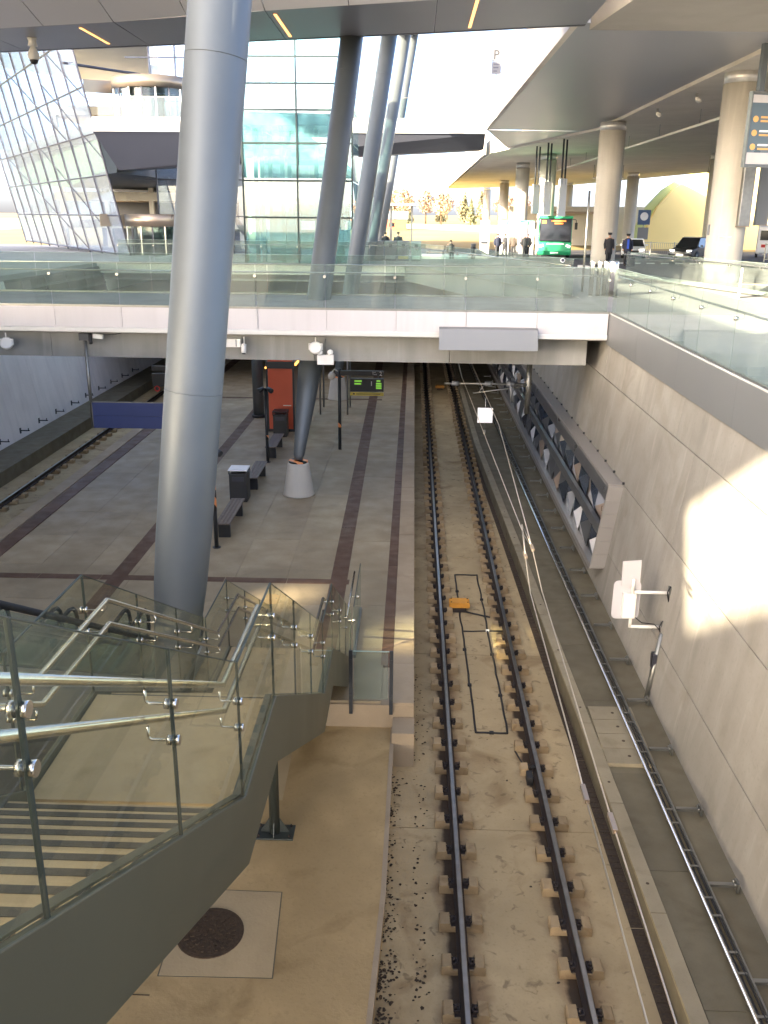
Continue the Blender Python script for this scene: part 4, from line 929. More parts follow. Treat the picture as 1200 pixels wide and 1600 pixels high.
def post(y, z1, hz, label, x=-5.05):
    t = thing('camera_post', label, 'post', (x, y, .7)); MB().tube([(0, 0, 0), (0, 0, z1 - .7)], .055, 14).build('pole', 'dark_paint', t); MB().lathe([(.058, hz[0] - .7), (.058, hz[1] - .7)], n=16).build('hazard_band', 'hazard', t)
    for s in (-1, 1):
        o = MB().tube([(0, .06, 0), (0, -.14, 0), (0, -.17, 0)], [.07, .09, .08], 14).build('speaker', 'dark_paint', t); o.location = (s * .11, 0, z1 - .7 - .04); o.rotation_euler = (R(20), 0, s * R(55))
        MB().tube([(0, 0, z1 - .72), (s * .1, 0, z1 - .72)], .03, 8).build('arm', 'dark_paint', t)
    MB().lathe([(.11, 0), (.11, .015)], n=16).build('base_plate', 'dark_paint', t)
post(21.93, 3.35, (1.72, 2.5), 'dark post with two loudspeakers and a long hazard striped band beside the near bench')
post(30.55, 3.34, (1.5, 1.68), 'dark post with two loudspeakers and a short hazard band by the red kiosk')
def platform_sign(x, y, num, label, arm, ledc, z1=3.72):
    t = thing('platform_sign', label, 'sign', (x, y, .7)); MB().tube([(0, 0, 0), (0, 0, z1 - .7)], .06, 12).build('pole', 'dark_paint', t); MB().lathe([(.063, .85), (.063, 1.02)], n=14).build('hazard_band', 'hazard', t)
    s = arm; X0, X1 = (.12, 1.62) if s > 0 else (-1.62, -.12)
    MB().box(min(0, X0, X1), max(0, X0, X1), -.05, .05, 2.78, 2.96).build('header', 'sign_black', t)
    MB().box(X0 + .28 if s > 0 else X0, X1 if s > 0 else X1 - .28, -.06, .06, 2.20, 2.68).build('display', 'sign_black', t); b = MB(); [b.tube([(q, 0, 2.6), (q, 0, 2.8)], .012, 5) for q in (X0 + .4, X1 - .2)]; b.build('hanger', 'galvanised', t)
    text(num, .2, (X1 - .16, -.052, 2.80), (R(90), 0, 0), 'sign_white', t); text('Spor\nTrack', .075, (X1 - .42, -.052, 2.89), (R(90), 0, 0), 'sign_white', t)
    return t
ps = platform_sign(-2.65, 32.55, '2', 'platform sign with number 2, a dark departure board and a yellow strip', 1, 'led_green')
MB().box(.40, 1.62, -.05, .05, 2.05, 2.17).build('warning_strip', 'sign_yellow', ps)
for (x0, x1, z) in ((.55, .82, 2.56), (.55, .80, 2.46), (1.36, 1.5, 2.57), (1.34, 1.54, 2.47), (1.34, 1.54, 2.39), (1.34, 1.54, 2.31)): MB().box(x0, x1, -.065, -.0605, z, z + .055).build('led_text', 'led_green', ps)
MB().box(1.16, 1.19, -.065, -.0605, 2.42, 2.58).build('led_text', 'sign_white', ps); MB().box(.5, .56, -.054, -.0505, 2.09, 2.14).build('symbol', 'black', ps); MB().box(.62, 1.5, -.054, -.0505, 2.10, 2.12).build('text_line', 'mullion', ps)
b = MB(); b.tube([(0, 0, 2.9), (-.18, 0, 3.0), (-.26, 0, 2.9)], .025, 8); b.lathe([(.05, 2.62), (.13, 2.66), (.14, 2.80), (.05, 2.90)], (-.28, 0, 0), 14); b.build('camera', 'white_paint', ps)
p1 = platform_sign(-8.05, 33.0, '1', 'platform sign with number 1 and a red ring half hidden by the big column', -1, 'led_orange', 3.6)
o = MB().lathe([(.11, 0), (.11, .01)], n=18).build('symbol', 'red_ring', p1); o.location = (-1.45, -.065, 2.12); o.rotation_euler = (R(90), 0, 0); o = MB().lathe([(.07, 0), (.07, .012)], n=18).build('symbol', 'sign_black', p1); o.location = (-1.45, -.066, 2.12); o.rotation_euler = (R(90), 0, 0)
# red kiosk
k = thing('kiosk', 'tall red ticket kiosk with dark corner frame and a row of orange bulbs', 'kiosk', (-5.22, 36.3, .7))
MB().box(-.50, .47, -.98, .98, .1, 2.55).build('red_panel', 'red_panel', k); MB().box(-.50, .47, -.98, .98, 2.82, 4.4).build('red_panel', 'red_panel', k)
b = MB(); b.box(-.56, .55, -1.03, 1.03, 0, .1); b.build('plinth', 'dark_paint', k); MB().box(-.58, .57, -1.05, 1.05, 2.55, 2.82).build('band', 'dark_paint', k)
for sx in (-.54, .51):
    for sy in (-1.0, 1.0): MB().box(sx - .035, sx + .035, sy - .035, sy + .035, .1, 2.549).build('corner_post', 'dark_paint', k)
MB().box(.47, .50, -.95, .95, .1, 2.5).build('side_panel', 'bronze', k)
for i in range(7): MB().box(.57, .63, -.95 + .28 * i, -.76 + .28 * i, 2.66, 2.74).build('bulb', 'bulb_orange', k)
MB().box(-.60, -.54, -1.1, -1.06, 2.55, 2.62).build('bulb', 'bulb_orange', k); MB().box(.08, .4, -.99, -.981, 1.05, 1.08).build('handle', 'white_paint', k); MB().box(-.12, .06, -1.03, -.98, 2.88, 3.0).build('camera', 'black', k)
t = thing('shelter_frame', 'pale framed glass shelter half hidden behind the leaning column', 'shelter', (-3.3, 39.5, .7)); b = MB(); [b.tube([(x, y, 0), (x, y, 3.6)], .04, 8) for x in (-.7, .5) for y in (-.8, .8)]; b.build('post', 'grey_panel', t); MB().box(-.75, .55, -.85, .85, 3.6, 3.75).build('roof', 'dark_paint', t); MB().box(.49, .51, -.75, .75, .2, 3.4).build('glass_panel', 'rail_glass', t)
t = thing('service_column', 'dark blue grey service column left of the red kiosk', 'column', (-6.6, 38.0, .7)); MB().lathe([(.24, 0), (.24, 4.6)], n=16).build('shaft', 'column_steel', t); MB().lathe([(.3, 0), (.3, .12)], n=16).build('base', 'dark_paint', t)

# ================================================================== FACETED ART PANEL ON THE RIGHT WALL
art = thing('art_relief', 'long faceted relief of mirror and dark triangles in a box frame on the right wall', 'artwork', (4.7, 36, .8), world=True)
A0, A1, Z0, Z1 = 20.6, 58.0, .86, 2.92
def ap(y, z, d): return (rwx(z) - d, y, z)
def slab3(y0, y1, z0, z1, d0, d1, name, m):
    v = [ap(y0, z0, d0), ap(y1, z0, d0), ap(y1, z1, d0), ap(y0, z1, d0), ap(y0, z0, d1), ap(y1, z0, d1), ap(y1, z1, d1), ap(y0, z1, d1)]
    return MB().mesh(v, [(0, 1, 2, 3), (4, 5, 6, 7)[::-1], (0, 1, 5, 4)[::-1], (1, 2, 6, 5)[::-1], (2, 3, 7, 6)[::-1], (3, 0, 4, 7)[::-1]]).build(name, m, art)
for i in range(6): slab3(A0 - .0, A0 + .06, Z0 + i * .345 + .004, Z0 + (i + 1) * .345 - .004, .0, .36, 'end_tile', 'art_frame')
y = A0 + .065
while y < A1: slab3(y, y + 1.49, Z1 - .02, Z1 + .05, 0, .36, 'top_tile', 'art_frame'); slab3(y, y + 1.49, Z0 - .05, Z0 + .06, 0, .36, 'bottom_tile', 'art_frame'); y += 1.5
slab3(A0 + .07, A1, Z1 - .34, Z1 - .03, .18, .36, 'dark_bar', 'art_dark'); slab3(A0 + .07, A1, Z0 + .86, Z0 + 1.08, .26, .37, 'dark_bar', 'art_dark'); slab3(A0 + .07, A1, Z0, Z1, .0, .03, 'back_plate', 'art_dark')
ra = random.Random(11); fm = ['art_mirror', 'art_dark', 'art_white', 'art_blue', 'art_dark', 'art_tan', 'art_mirror', 'art_blue']
for row, (za, zb) in enumerate(((Z0 + .07, Z0 + .86), (Z0 + 1.08, Z1 - .34))):
    y = A0 + .08
    while y < A1 - 1.3:
        w = 1.22; ya, yb = y, y + w; ym = ya + w * ra.uniform(.3, .7); zm = za + (zb - za) * ra.uniform(.3, .7); dm = ra.uniform(.30, .36)
        c = [ap(ya, za, .24), ap(yb, za, .18), ap(yb, zb, .24), ap(ya, zb, .18)]; m = ap(ym, zm, dm)
        for i in range(4):
            mm = ra.choice(fm); MB().face([c[i], c[(i + 1) % 4], m]).mesh([c[i], c[(i + 1) % 4], ap(ym, zm, .035)], [(0, 1, 2)]).build('facet', mm, art)
        y += w + .02
b = MB(); yb = A0
while yb < A1: b.obox(ap(yb, 3.02, .03), (.05, .05, .05)); yb += 1.05
tag(b.build('bolt_row', 'black', art), kind='stuff')
# ================================================================== SIGNAL BOARD ON THE WALL
sb = thing('signal_board', 'white rounded board with a smaller plate above held on two arms from the right wall', 'board', (4.9, 16.0, 1.5), world=True)
rp = []
for cx, cz, a0 in ((4.37, 2.33, 0), (4.03, 2.33, 90), (4.03, 1.72, 180), (4.37, 1.72, 270)):
    rp += [(cx + .09 * math.cos(R(a0 + k)), cz + .09 * math.sin(R(a0 + k))) for k in (0, 30, 60, 90)]
MB().prism(rp, 16.0, 16.02, 'y').build('board', 'white_panel', sb); MB().prism([(4.07, 2.33), (4.42, 2.33), (4.41, 2.86), (4.06, 2.83)], 15.96, 15.985, 'y').build('plate', 'white_panel', sb)
b = MB(); b.prism([(4.11, 1.70), (4.36, 1.70), (4.36, 2.20), (4.11, 2.20)], 15.85, 15.995, 'y'); b.build('lamp_box', 'white_paint', sb, .02)
for z, xw in ((2.22, 5.0), (1.5, 4.92)):
    MB().tube([(4.30, 15.93, z), (xw, 15.93, z)], .032, 10).build('arm', 'white_paint', sb); MB().box(xw - .03, xw + .02, 15.86, 16.0, z - .12, z + .12).build('wall_plate', 'galvanised', sb); MB().tube([(xw - .02, 15.86, z + .16), (xw - .08, 15.84, z + .05), (xw - .03, 15.86, z - .16)], .013, 6).build('cable', 'black', sb)
b = MB(); b.tube([(4.30, 15.93, 1.48), (4.30, 15.93, 1.72)], .032, 10); b.tube([(4.28, 15.9, 2.2), (4.28, 15.9, 2.5)], .03, 8); b.build('bracket', 'white_paint', sb)
MB().tube([(4.36, 15.82, 1.74), (4.5, 15.85, 1.62), (4.75, 15.88, 1.58), (4.9, 15.9, 1.42)], .012, 6).build('cable', 'black', sb)
t = thing('wall_pipe', 'pale vertical pipe running down the sloping right wall below the white board', 'pipe', (4.75, 15.6, .1), world=True); b = MB(); b.tube([(4.88, 15.75, 1.45), (4.63, 15.55, -.1)], .055, 12); b.build('pipe', 'galvanised', t); MB().box(4.72, 4.80, 15.62, 15.78, .75, 1.05).build('junction_box', 'mullion', t)

# ================================================================== OVERHEAD WIRES
cw = thing('contact_wire', 'pale overhead contact wires running above the right track', 'wire', (1.6, 13, 4.45), world=True)
zw = 4.45
J = (1.73, 12.8, zw)
b = MB(); b.tube([(1.40, -2, zw - .0), (1.47, 4.1, zw), (1.50, 6.4, zw)], .0075, 6); b.tube([(1.50, 6.4, zw), (1.515, 7.1, zw), (1.56, 10.6, zw), (1.66, 12.0, zw - .02), J], .0075, 6); b.build('wire', 'wire', cw)
b = MB(); b.tube([(1.60, -2, zw + .02), (1.645, 6.0, zw + .02), (1.71, 10.6, zw + .02), (1.78, 12.2, zw + .02), J], .0075, 6); b.build('wire', 'wire', cw)
b = MB(); b.tube([J, (1.5, 27, zw - .02), (1.7, 48, zw)], .0075, 6); b.build('wire', 'wire', cw); b = MB(); b.tube([(1.78, 12.2, zw + .02), (1.98, 20, zw + .1), (1.85, 27, zw + .25), (1.8, 48, zw + .3)], .009, 6); b.build('wire', 'wire', cw)
for p in ((1.66, 12.0, zw - .02), (1.78, 12.2, zw + .02), (1.50, 6.4, zw), (1.645, 6.0, zw + .02)): MB().box(p[0] - .02, p[0] + .02, p[1] - .11, p[1] + .11, p[2] - .02, p[2] + .02).build('wire_clamp', 'bronze', cw)
b = MB(); b.tube([(1.66, 12.0, zw - .02), (1.70, 12.9, zw + .12), J], .009, 5); b.tube([(1.78, 12.2, zw + .02), (1.72, 13.0, zw + .1), (1.66, 12.0, zw)], .008, 5); b.build('stay', 'wire', cw)
cl = thing('cantilever_arm', 'galvanised catenary cantilever hung from the bridge soffit on a drop tube', 'catenary arm', (3.45, 26.9, 4.9), world=True)
MB().tube([(3.50, 26.9, 5.0), (3.50, 26.9, 3.35)], .085, 12).build('drop_tube', 'galvanised', cl); b = MB(); b.tube([(3.62, 26.9, 4.24), (.98, 26.9, 4.24)], .035, 8); b.build('top_tube', 'galvanised', cl)
b = MB(); b.tube([(3.5, 26.9, 4.2), (2.5, 26.9, 4.05), (1.85, 26.9, 3.95)], .025, 8); b.tube([(2.2, 26.9, 4.24), (2.0, 26.9, 3.95)], .015, 6); b.build('steady_arm', 'galvanised', cl)
for x in (2.3, 2.95, 1.3): MB().tube([(x - .11, 26.9, 4.24), (x + .11, 26.9, 4.24)], .075, 12).build('insulator', 'grey_panel', cl)
MB().tube([(2.95, 26.9, 4.3), (3.05, 26.9, 3.7)], .06, 10).build('insulator', 'grey_panel', cl)
t = thing('square_marker', 'small white square marker plate hanging from the overhead wires', 'sign', (1.96, 23.5, 4.0)); MB().box(-.20, .20, -.012, .012, -.2, .2).build('plate', 'sign_white', t); b = MB(); b.tube([(0, .02, -.42), (0, .02, .46)], .012, 6); b.build('rod', 'galvanised', t); MB().box(-.03, .03, .0, .05, -.5, -.4).build('weight', 'galvanised', t)
# ================================================================== UPPER BRIDGE, LIFT TOWER, TERMINAL
ub = thing('upper_walkway', 'upper level walkway bridge with pale fascia and dark underside spanning behind the lift tower', 'bridge', (-8, 65, 13.5), world=True)
x = -21.9
while x < 4.6:
    w = min(4.4, 4.62 - x); MB().box(x + .008, x + w - .008, 64.9, 65.0, 14.30, 15.2).build('fascia_panel', 'lip_grey', ub); x += 4.42
MB().mesh([(-21.9, 65, 14.3), (4.62, 65, 14.3), (4.62, 66.2, 13.4), (-1, 66.2, 13.1), (-20.7, 66.2, 11.9), (-21.9, 66.2, 14.0), (-21.9, 71, 14.3), (4.62, 71, 14.3), (4.62, 71, 13.6), (-1, 71, 13.3), (-20.7, 71, 12.1)], [(0, 1, 2, 3, 4), (0, 4, 5), (2, 8, 9, 3), (3, 9, 10, 4), (6, 7, 8, 9, 10), (0, 1, 7, 6)]).build('underside', 'girder_dark', ub)
x = -21.5
while x < 4.4:
    b = MB(); b.box(x + .02, min(x + 2.0, 4.55) - .02, 65.05, 65.07, 15.22, 16.45); b.build('glass_panel', 'clear_glass', ub); x += 2.0
b = MB(); b.box(-21.9, 4.55, 65.02, 65.1, 15.2, 15.24); b.box(-21.9, 4.55, 65.04, 65.08, 16.45, 16.5); b.build('rail', 'galvanised', ub)
b = MB(); b.box(3.6, 3.66, 65.1, 65.16, 15.2, 16.9); b.box(3.6, 4.5, 65.1, 65.16, 16.84, 16.9); b.box(-3.0, -1.2, 68, 68.2, 15.2, 16.0); b.build('barrier', 'grey_panel', ub)
# lift tower
tw = thing('lift_tower', 'green tinted glass lift tower standing on the far plaza edge', 'tower', (-6.2, 53.5, 6.5), world=True)
TX0, TX1, TY0, TY1, TZ = -9.15, -3.35, 50.4, 56.0, 18.6
zs_ = [6.5, 8.55, 10.3, 12.05, 13.15, 14.4, 15.6, 17.2, 18.6]; zs_ = [6.5, 8.9, 10.75, 12.6, 14.2, 15.45, 16.7, 18.6]
for (za, zb) in zip(zs_, zs_[1:]):
    for (xa, xb) in ((TX0, -6.25), (-6.25, TX1)): MB().box(xa + .03, xb - .03, TY0, TY0 + .03, za + .03, zb - .03).build('glass_panel', 'tower_glass', tw); MB().box(xa + .03, xb - .03, TY1 - .03, TY1, za + .03, zb - .03).build('glass_panel', 'clear_glass', tw)
    for xx in (TX0, TX1 - .03):
        for (ya, yb) in ((TY0, 53.2), (53.2, TY1)): MB().box(xx, xx + .03, ya + .03, yb - .03, za + .03, zb - .03).build('glass_panel', 'tower_glass', tw)
    MB().box(TX0, TX1, TY0 - .03, TY0 + .05, zb - .045, zb + .045).build('transom', 'dark_mullion', tw)
for xx in (TX0, -6.25, TX1): MB().box(xx - .04, xx + .04, TY0 - .05, TY0 + .06, 6.5, TZ).build('mullion', 'dark_mullion', tw)
b = MB()
for (xx, yy) in ((-8.3, 51.6), (-7.2, 51.6), (-8.3, 54.5), (-7.2, 54.5), (-5.4, 52), (-4.2, 52), (-4.2, 54.8), (-8.8, 52.5)): b.box(xx - .11, xx + .11, yy - .11, yy + .11, 6.5, 14.6)
b.box(-8.4, -7.1, 51.5, 51.65, 12.0, 12.15); b.box(-8.4, -4.1, 51.9, 52.1, 12.4, 12.6); b.box(-5.5, -4.1, 51.9, 52.05, 9.0, 9.3); b.box(-8.4, -7.1, 51.5, 51.65, 8.9, 9.05)
b.build('lift_frame', 'dark_mullion', tw)
MB().box(TX0 + .1, TX1 - .1, TY0 + .4, TY1 - .2, 13.5, 14.15).build('floor', 'mullion', tw); MB().box(TX0 + .1, TX1 - .1, TY0 + .1, TY1 - .1, TZ, TZ + .3).build('roof', 'soffit_light', tw)
b = MB(); b.box(-7.9, -6.6, 52, 54.3, 6.6, 9.2); b.build('lift_car', 'interior_dark', tw); b = MB(); b.obox((-6.0, 52.6, 9.6), (4.6, 1.2, .22), (0, R(24), 0)); b.box(-8.4, -5.4, 52.2, 53.2, 14.2, 15.4); b.build('stair_flight', 'girder_dark', tw)
b = MB(); [b.box(-8.6 + .7 * i, -8.35 + .7 * i, 55.4, 55.5, 15.6, 17.4) for i in range(7)]; b.build('louvre', 'cream_wall', tw)
# terminal: leaning glass front receding to the left, second front facing the plaza
tm = thing('terminal_building', 'white reflecting glass terminal front with thin mullions at the upper left', 'building', (-24, 70, 6.5), world=True)
def tq(u, z):      # point on the leaning front: u metres back from the corner
    cx = -20.5 - (z - 6.9) * .217; return Vector((cx - .54 * u, 66.2 + .84 * u, z))
rowsz = [6.2, 8.9, 11.6, 14.3, 17.2, 20.2, 23.2]; us = [4.0 * i for i in range(11)]
for za, zb in zip(rowsz, rowsz[1:]):
    for ua, ub_ in zip(us, us[1:]):
        p = [tq(ua + .05, za + .05), tq(ub_ - .05, za + .05), tq(ub_ - .05, zb - .05), tq(ua + .05, zb - .05)]; n = (p[1] - p[0]).cross(p[3] - p[0]).normalized() * .03
        MB().mesh(p + [q + n for q in p], [(0, 1, 2, 3), (4, 5, 6, 7)[::-1], (0, 1, 5, 4), (1, 2, 6, 5), (2, 3, 7, 6), (3, 0, 4, 7)]).build('glass_panel', 'facade_glass', tm)
for u in us: MB().tube([tq(u, 6), tq(u, 23.4)], .07, 6, sm=False).build('mullion', 'mullion', tm)
for z in rowsz: MB().tube([tq(0, z), tq(40, z)], .06, 6, sm=False).build('transom', 'mullion', tm)
for (ua, za, ub_, zb) in ((0, 12.5, 12, 18.5), (6, 8.4, 24, 16.3), (0, 16.3, 9, 20.8), (12, 6.2, 36, 14.3), (9, 14.3, 24, 20.8)): MB().tube([tq(ua, za) + Vector((.1, -.1, 0)), tq(ub_, zb) + Vector((.1, -.1, 0))], .045, 5).build('brace_cable', 'mullion', tm)
b = MB(); q0, q1 = tq(.3, 14.2), tq(39, 14.2)
def floor(z, h, dx, m, nm):
    q0, q1 = tq(.2, z), tq(39, z); b = MB(); b.prism([(q0.x + dx, q0.y + dx * .6), (q1.x + dx, q1.y + dx * .6), (q1.x + 14 , q1.y + 22), (q0.x + 2, q0.y + 16)], z - h, z, 'z'); b.build(nm, m, tm)
floor(15.1, .8, .35, 'lip_grey', 'floor_slab'); floor(14.28, 2.5, 1.1, 'interior_dark', 'ceiling_void'); floor(24.2, .8, .3, 'soffit_dark', 'roof_slab')
x = -20.2
while x < -10.5:
    for za, zb in zip(rowsz, rowsz[1:]):
        if za > 22: continue
        MB().box(x + .04, x + 1.9, 74.0, 74.04, za + .04, zb - .04).build('glass_panel', 'facade_glass', tm)
    MB().box(x - .06, x + .04, 73.9, 74.1, 6, 23).build('mullion', 'mullion', tm); x += 1.96
for z in rowsz[:-1]: MB().box(-22, -10.4, 73.95, 74.07, z - .04, z + .04).build('transom', 'mullion', tm)
b = MB(); b.tube([(-24.5, 67.8, 18.9), (-20.9, 73.8, 19.0)], .1, 6); b.build('edge_beam', 'mullion', tm)
def rev_door(x, y, z0, h, r, label):
    t = thing('revolving_door', label, 'door', (x, y, z0))
    MB().lathe([(r, h * .72), (r, h), (r * .2, h + .02)], n=40).build('drum', 'bronze', t)
    for k in range(9):
        a = R(180 + 20 * k + 10); MB().box(r * .97 * math.cos(a) - .04, r * .97 * math.cos(a) + .04, r * .97 * math.sin(a) - .04, r * .97 * math.sin(a) + .04, 0, h * .72).build('post', 'stainless' if k % 2 else 'mullion', t)
    for k in range(16):
        a0, a1 = R(180 + 11.25 * k), R(180 + 11.25 * (k + 1)); q = [(r * .96 * math.cos(a), r * .96 * math.sin(a)) for a in (a0, a1)]
        MB().mesh([(q[0][0], q[0][1], .05), (q[1][0], q[1][1], .05), (q[1][0], q[1][1], h * .7), (q[0][0], q[0][1], h * .7), (q[0][0] * .99, q[0][1] * .99, .05), (q[1][0] * .99, q[1][1] * .99, .05), (q[1][0] * .99, q[1][1] * .99, h * .7), (q[0][0] * .99, q[0][1] * .99, h * .7)], [(0, 1, 2, 3), (7, 6, 5, 4), (0, 1, 5, 4), (3, 2, 6, 7)]).build('glass_panel', 'clear_glass', t)
    for k in range(3):
        a = R(40 + 120 * k); MB().obox((r * .4 * math.cos(a), r * .4 * math.sin(a), h * .35), (r * .85, .05, h * .66), (0, 0, a)).build('leaf', 'clear_glass', t)
    MB().box(-r * .9, r * .2, r * .3, r * .5, 0, h * .7).build('dark_wall', 'interior_dark', t)
    MB().obox((-r * 1.35, .5, h * .85), (r * .9, .1, h * .3), (0, 0, R(28))).build('side_canopy', 'bronze', t)
    return t
rev_door(-18.6, 68.4, 15.2, 2.75, 2.75, 'upper bronze capped revolving door at the end of the upper walkway'); rev_door(-18.6, 68.6, 6.1, 2.9, 2.6, 'lower bronze capped revolving door at plaza level under the walkway')
# multi storey car park behind the lift tower
gb = thing('parking_garage', 'pale multi storey car park behind the lift tower with open floors', 'building', (-20, 105, 5.4), world=True)
for i in range(5):
    z = 5.4 + 2.9 * i; MB().box(-40, -7.5, 104, 125, z + 2.1, z + 3.0).build('parapet', 'garage_wall', gb)
for i in range(7): MB().box(-39.5 + 5 * i, -39 + 5 * i, 104.2, 104.7, 5, 19.5).build('pier', 'garage_wall', gb)
MB().box(-39, -8, 116, 116.5, 5, 19).build('back_wall', 'interior_dark', gb); b = MB(); b.tube([(-21, 95, 12.8), (-17.2, 95, 7.2)], .3, 10); b.build('brace', 'bronze', gb)
# bus shelter pavilion far off
t = thing('glass_shelter', 'pale flat roofed glass shelter beyond the plaza', 'shelter', (-1.5, 95, gz(95))); MB().box(-3.2, 1.6, -2, 2, 4.4, 4.65).build('roof', 'lip_grey', t); b = MB(); [b.box(x - .08, x + .08, y - .08, y + .08, 0, 4.4) for x in (-.9, 1.2) for y in (-1.5, 1.5)]; b.build('post', 'galvanised', t); MB().box(-.8, 1.1, 1.4, 1.44, .2, 4.2).build('glass_panel', 'clear_glass', t)
# cream wall, yellow wall with its rounded shoulder
t = thing('cream_wall', 'long cream building wall under the far end of the elevated deck', 'wall', (24, 140, 5.1), world=True); MB().prism([(14, 140), (36, 138), (36, 140), (14, 142)], 4.9, 10.6, 'z').build('wall', 'cream_wall', t); MB().prism([(20, 137.5), (29, 137), (29, 139), (20, 139.6)], 9.6, 9.9, 'z').build('awning', 'bronze', t)
t = thing('yellow_wall', 'big yellow wall panel with a rounded left shoulder and lime edge', 'wall', (38, 130, 5.1), world=True)
pp = [(60, 4.9), (60, 16), (47, 16)] + [(43 - 11.5 * math.sin(R(a)), 5.5 + 10.2 * math.cos(R(a))) for a in (0, 15, 30, 45, 60, 75, 90)] + [(31.6, 4.9)]
MB().prism(pp, 130, 131, 'y').build('panel', 'yellow_wall', t); MB().prism([(q[0] - (1.3 if i < 12 else 0), q[1]) for i, q in enumerate(pp)], 131.01, 131.6, 'y').build('edge_panel', 'lime_wall', t)

# ================================================================== VEHICLES
def wheel(t, x, y, r=.33, w=.21):
    o = MB().lathe([(r * .7, -w / 2), (r * .95, -w / 2), (r, -w / 3), (r, w / 3), (r * .95, w / 2), (r * .7, w / 2)], n=20).build('wheel', 'rubber', t); o.location = (x, y, r); o.rotation_euler = (0, R(90), 0)
    MB().lathe([(r * .1, -w / 2 - .005), (r * .68, -w / 2 + .01), (r * .68, w / 2 - .01), (r * .1, w / 2 + .005)], n=16).build('rim', 'galvanised', o)
def car(x, y, rz, mat, label, h=1.45, L=4.5, wd=.9):
    t = thing('parked_car', label, 'car', (x, y, gz(y) + .03), rz)
    prof = [(-L / 2, .42), (-L / 2 + .04, .62), (-L / 2 + .25, .74), (-L / 2 + 1.15, .92), (L / 2 - .35, .98), (L / 2 - .04, .85), (L / 2, .45), (L / 2 - .1, .24), (-L / 2 + .12, .24)]
    MB().prism(prof, -wd, wd, 'x').build('body', mat, t, .05)
    a, b_ = -L / 2 + 1.05, L / 2 - .45
    lo = [(-wd + .06, a), (wd - .06, a), (wd - .06, b_), (-wd + .06, b_)]; hi = [(-wd + .24, a + .75), (wd - .24, a + .75), (wd - .24, b_ - .55), (-wd + .24, b_ - .55)]
    MB().mesh([(p[0], p[1], .9) for p in lo] + [(p[0], p[1], h - .06) for p in hi], [(0, 1, 5, 4), (1, 2, 6, 5), (2, 3, 7, 6), (3, 0, 4, 7), (4, 5, 6, 7)]).build('windows', 'car_window', t)
    MB().mesh([(p[0] * 1.02, p[1], h - .065) for p in hi] + [(p[0] * .93, p[1] * .97, h) for p in hi], [(0, 1, 5, 4), (1, 2, 6, 5), (2, 3, 7, 6), (3, 0, 4, 7), (4, 5, 6, 7), (3, 2, 1, 0)]).build('roof', mat, t)
    b = MB(); [b.tube([(lo[i][0] * 1.0, lo[i][1], .9), (hi[i][0] * 1.02, hi[i][1], h - .05)], .035, 6) for i in range(4)]; b.build('pillar', mat, t)
    for sx in (-1, 1):
        for sy in (-1, 1): wheel(t, sx * (wd - .08), sy * L * .30)
        MB().obox((sx * .66, -L / 2 + .10, .66), (.36, .14, .13), (0, 0, sx * .35)).build('headlight', 'headlight', t); MB().obox((sx * (wd + .08), -L / 2 + 1.5, 1.0), (.16, .09, .12)).build('mirror', mat, t)
    MB().box(-.42, .42, -L / 2 - .01, -L / 2 + .1, .45, .62).build('grille', 'black', t); MB().box(-.26, .26, -L / 2 - .025, -L / 2 - .012, .33, .43).build('number_plate', 'sign_white', t); MB().box(-.8, .8, -L / 2 + .0, -L / 2 + .1, .25, .33).build('bumper_vent', 'black', t)
    return t
car(17.6, 75.5, R(-14), 'car_white', 'white saloon taxi with lit headlights behind the two uniformed men'); car(21.0, 71.0, R(-40), 'car_dark', 'dark estate car with a lit headlight left of the largest column', 1.62, 4.6)
car(15.9, 79.0, R(-10), 'car_silver', 'silver car half hidden behind the man in the dark cap', 1.5)
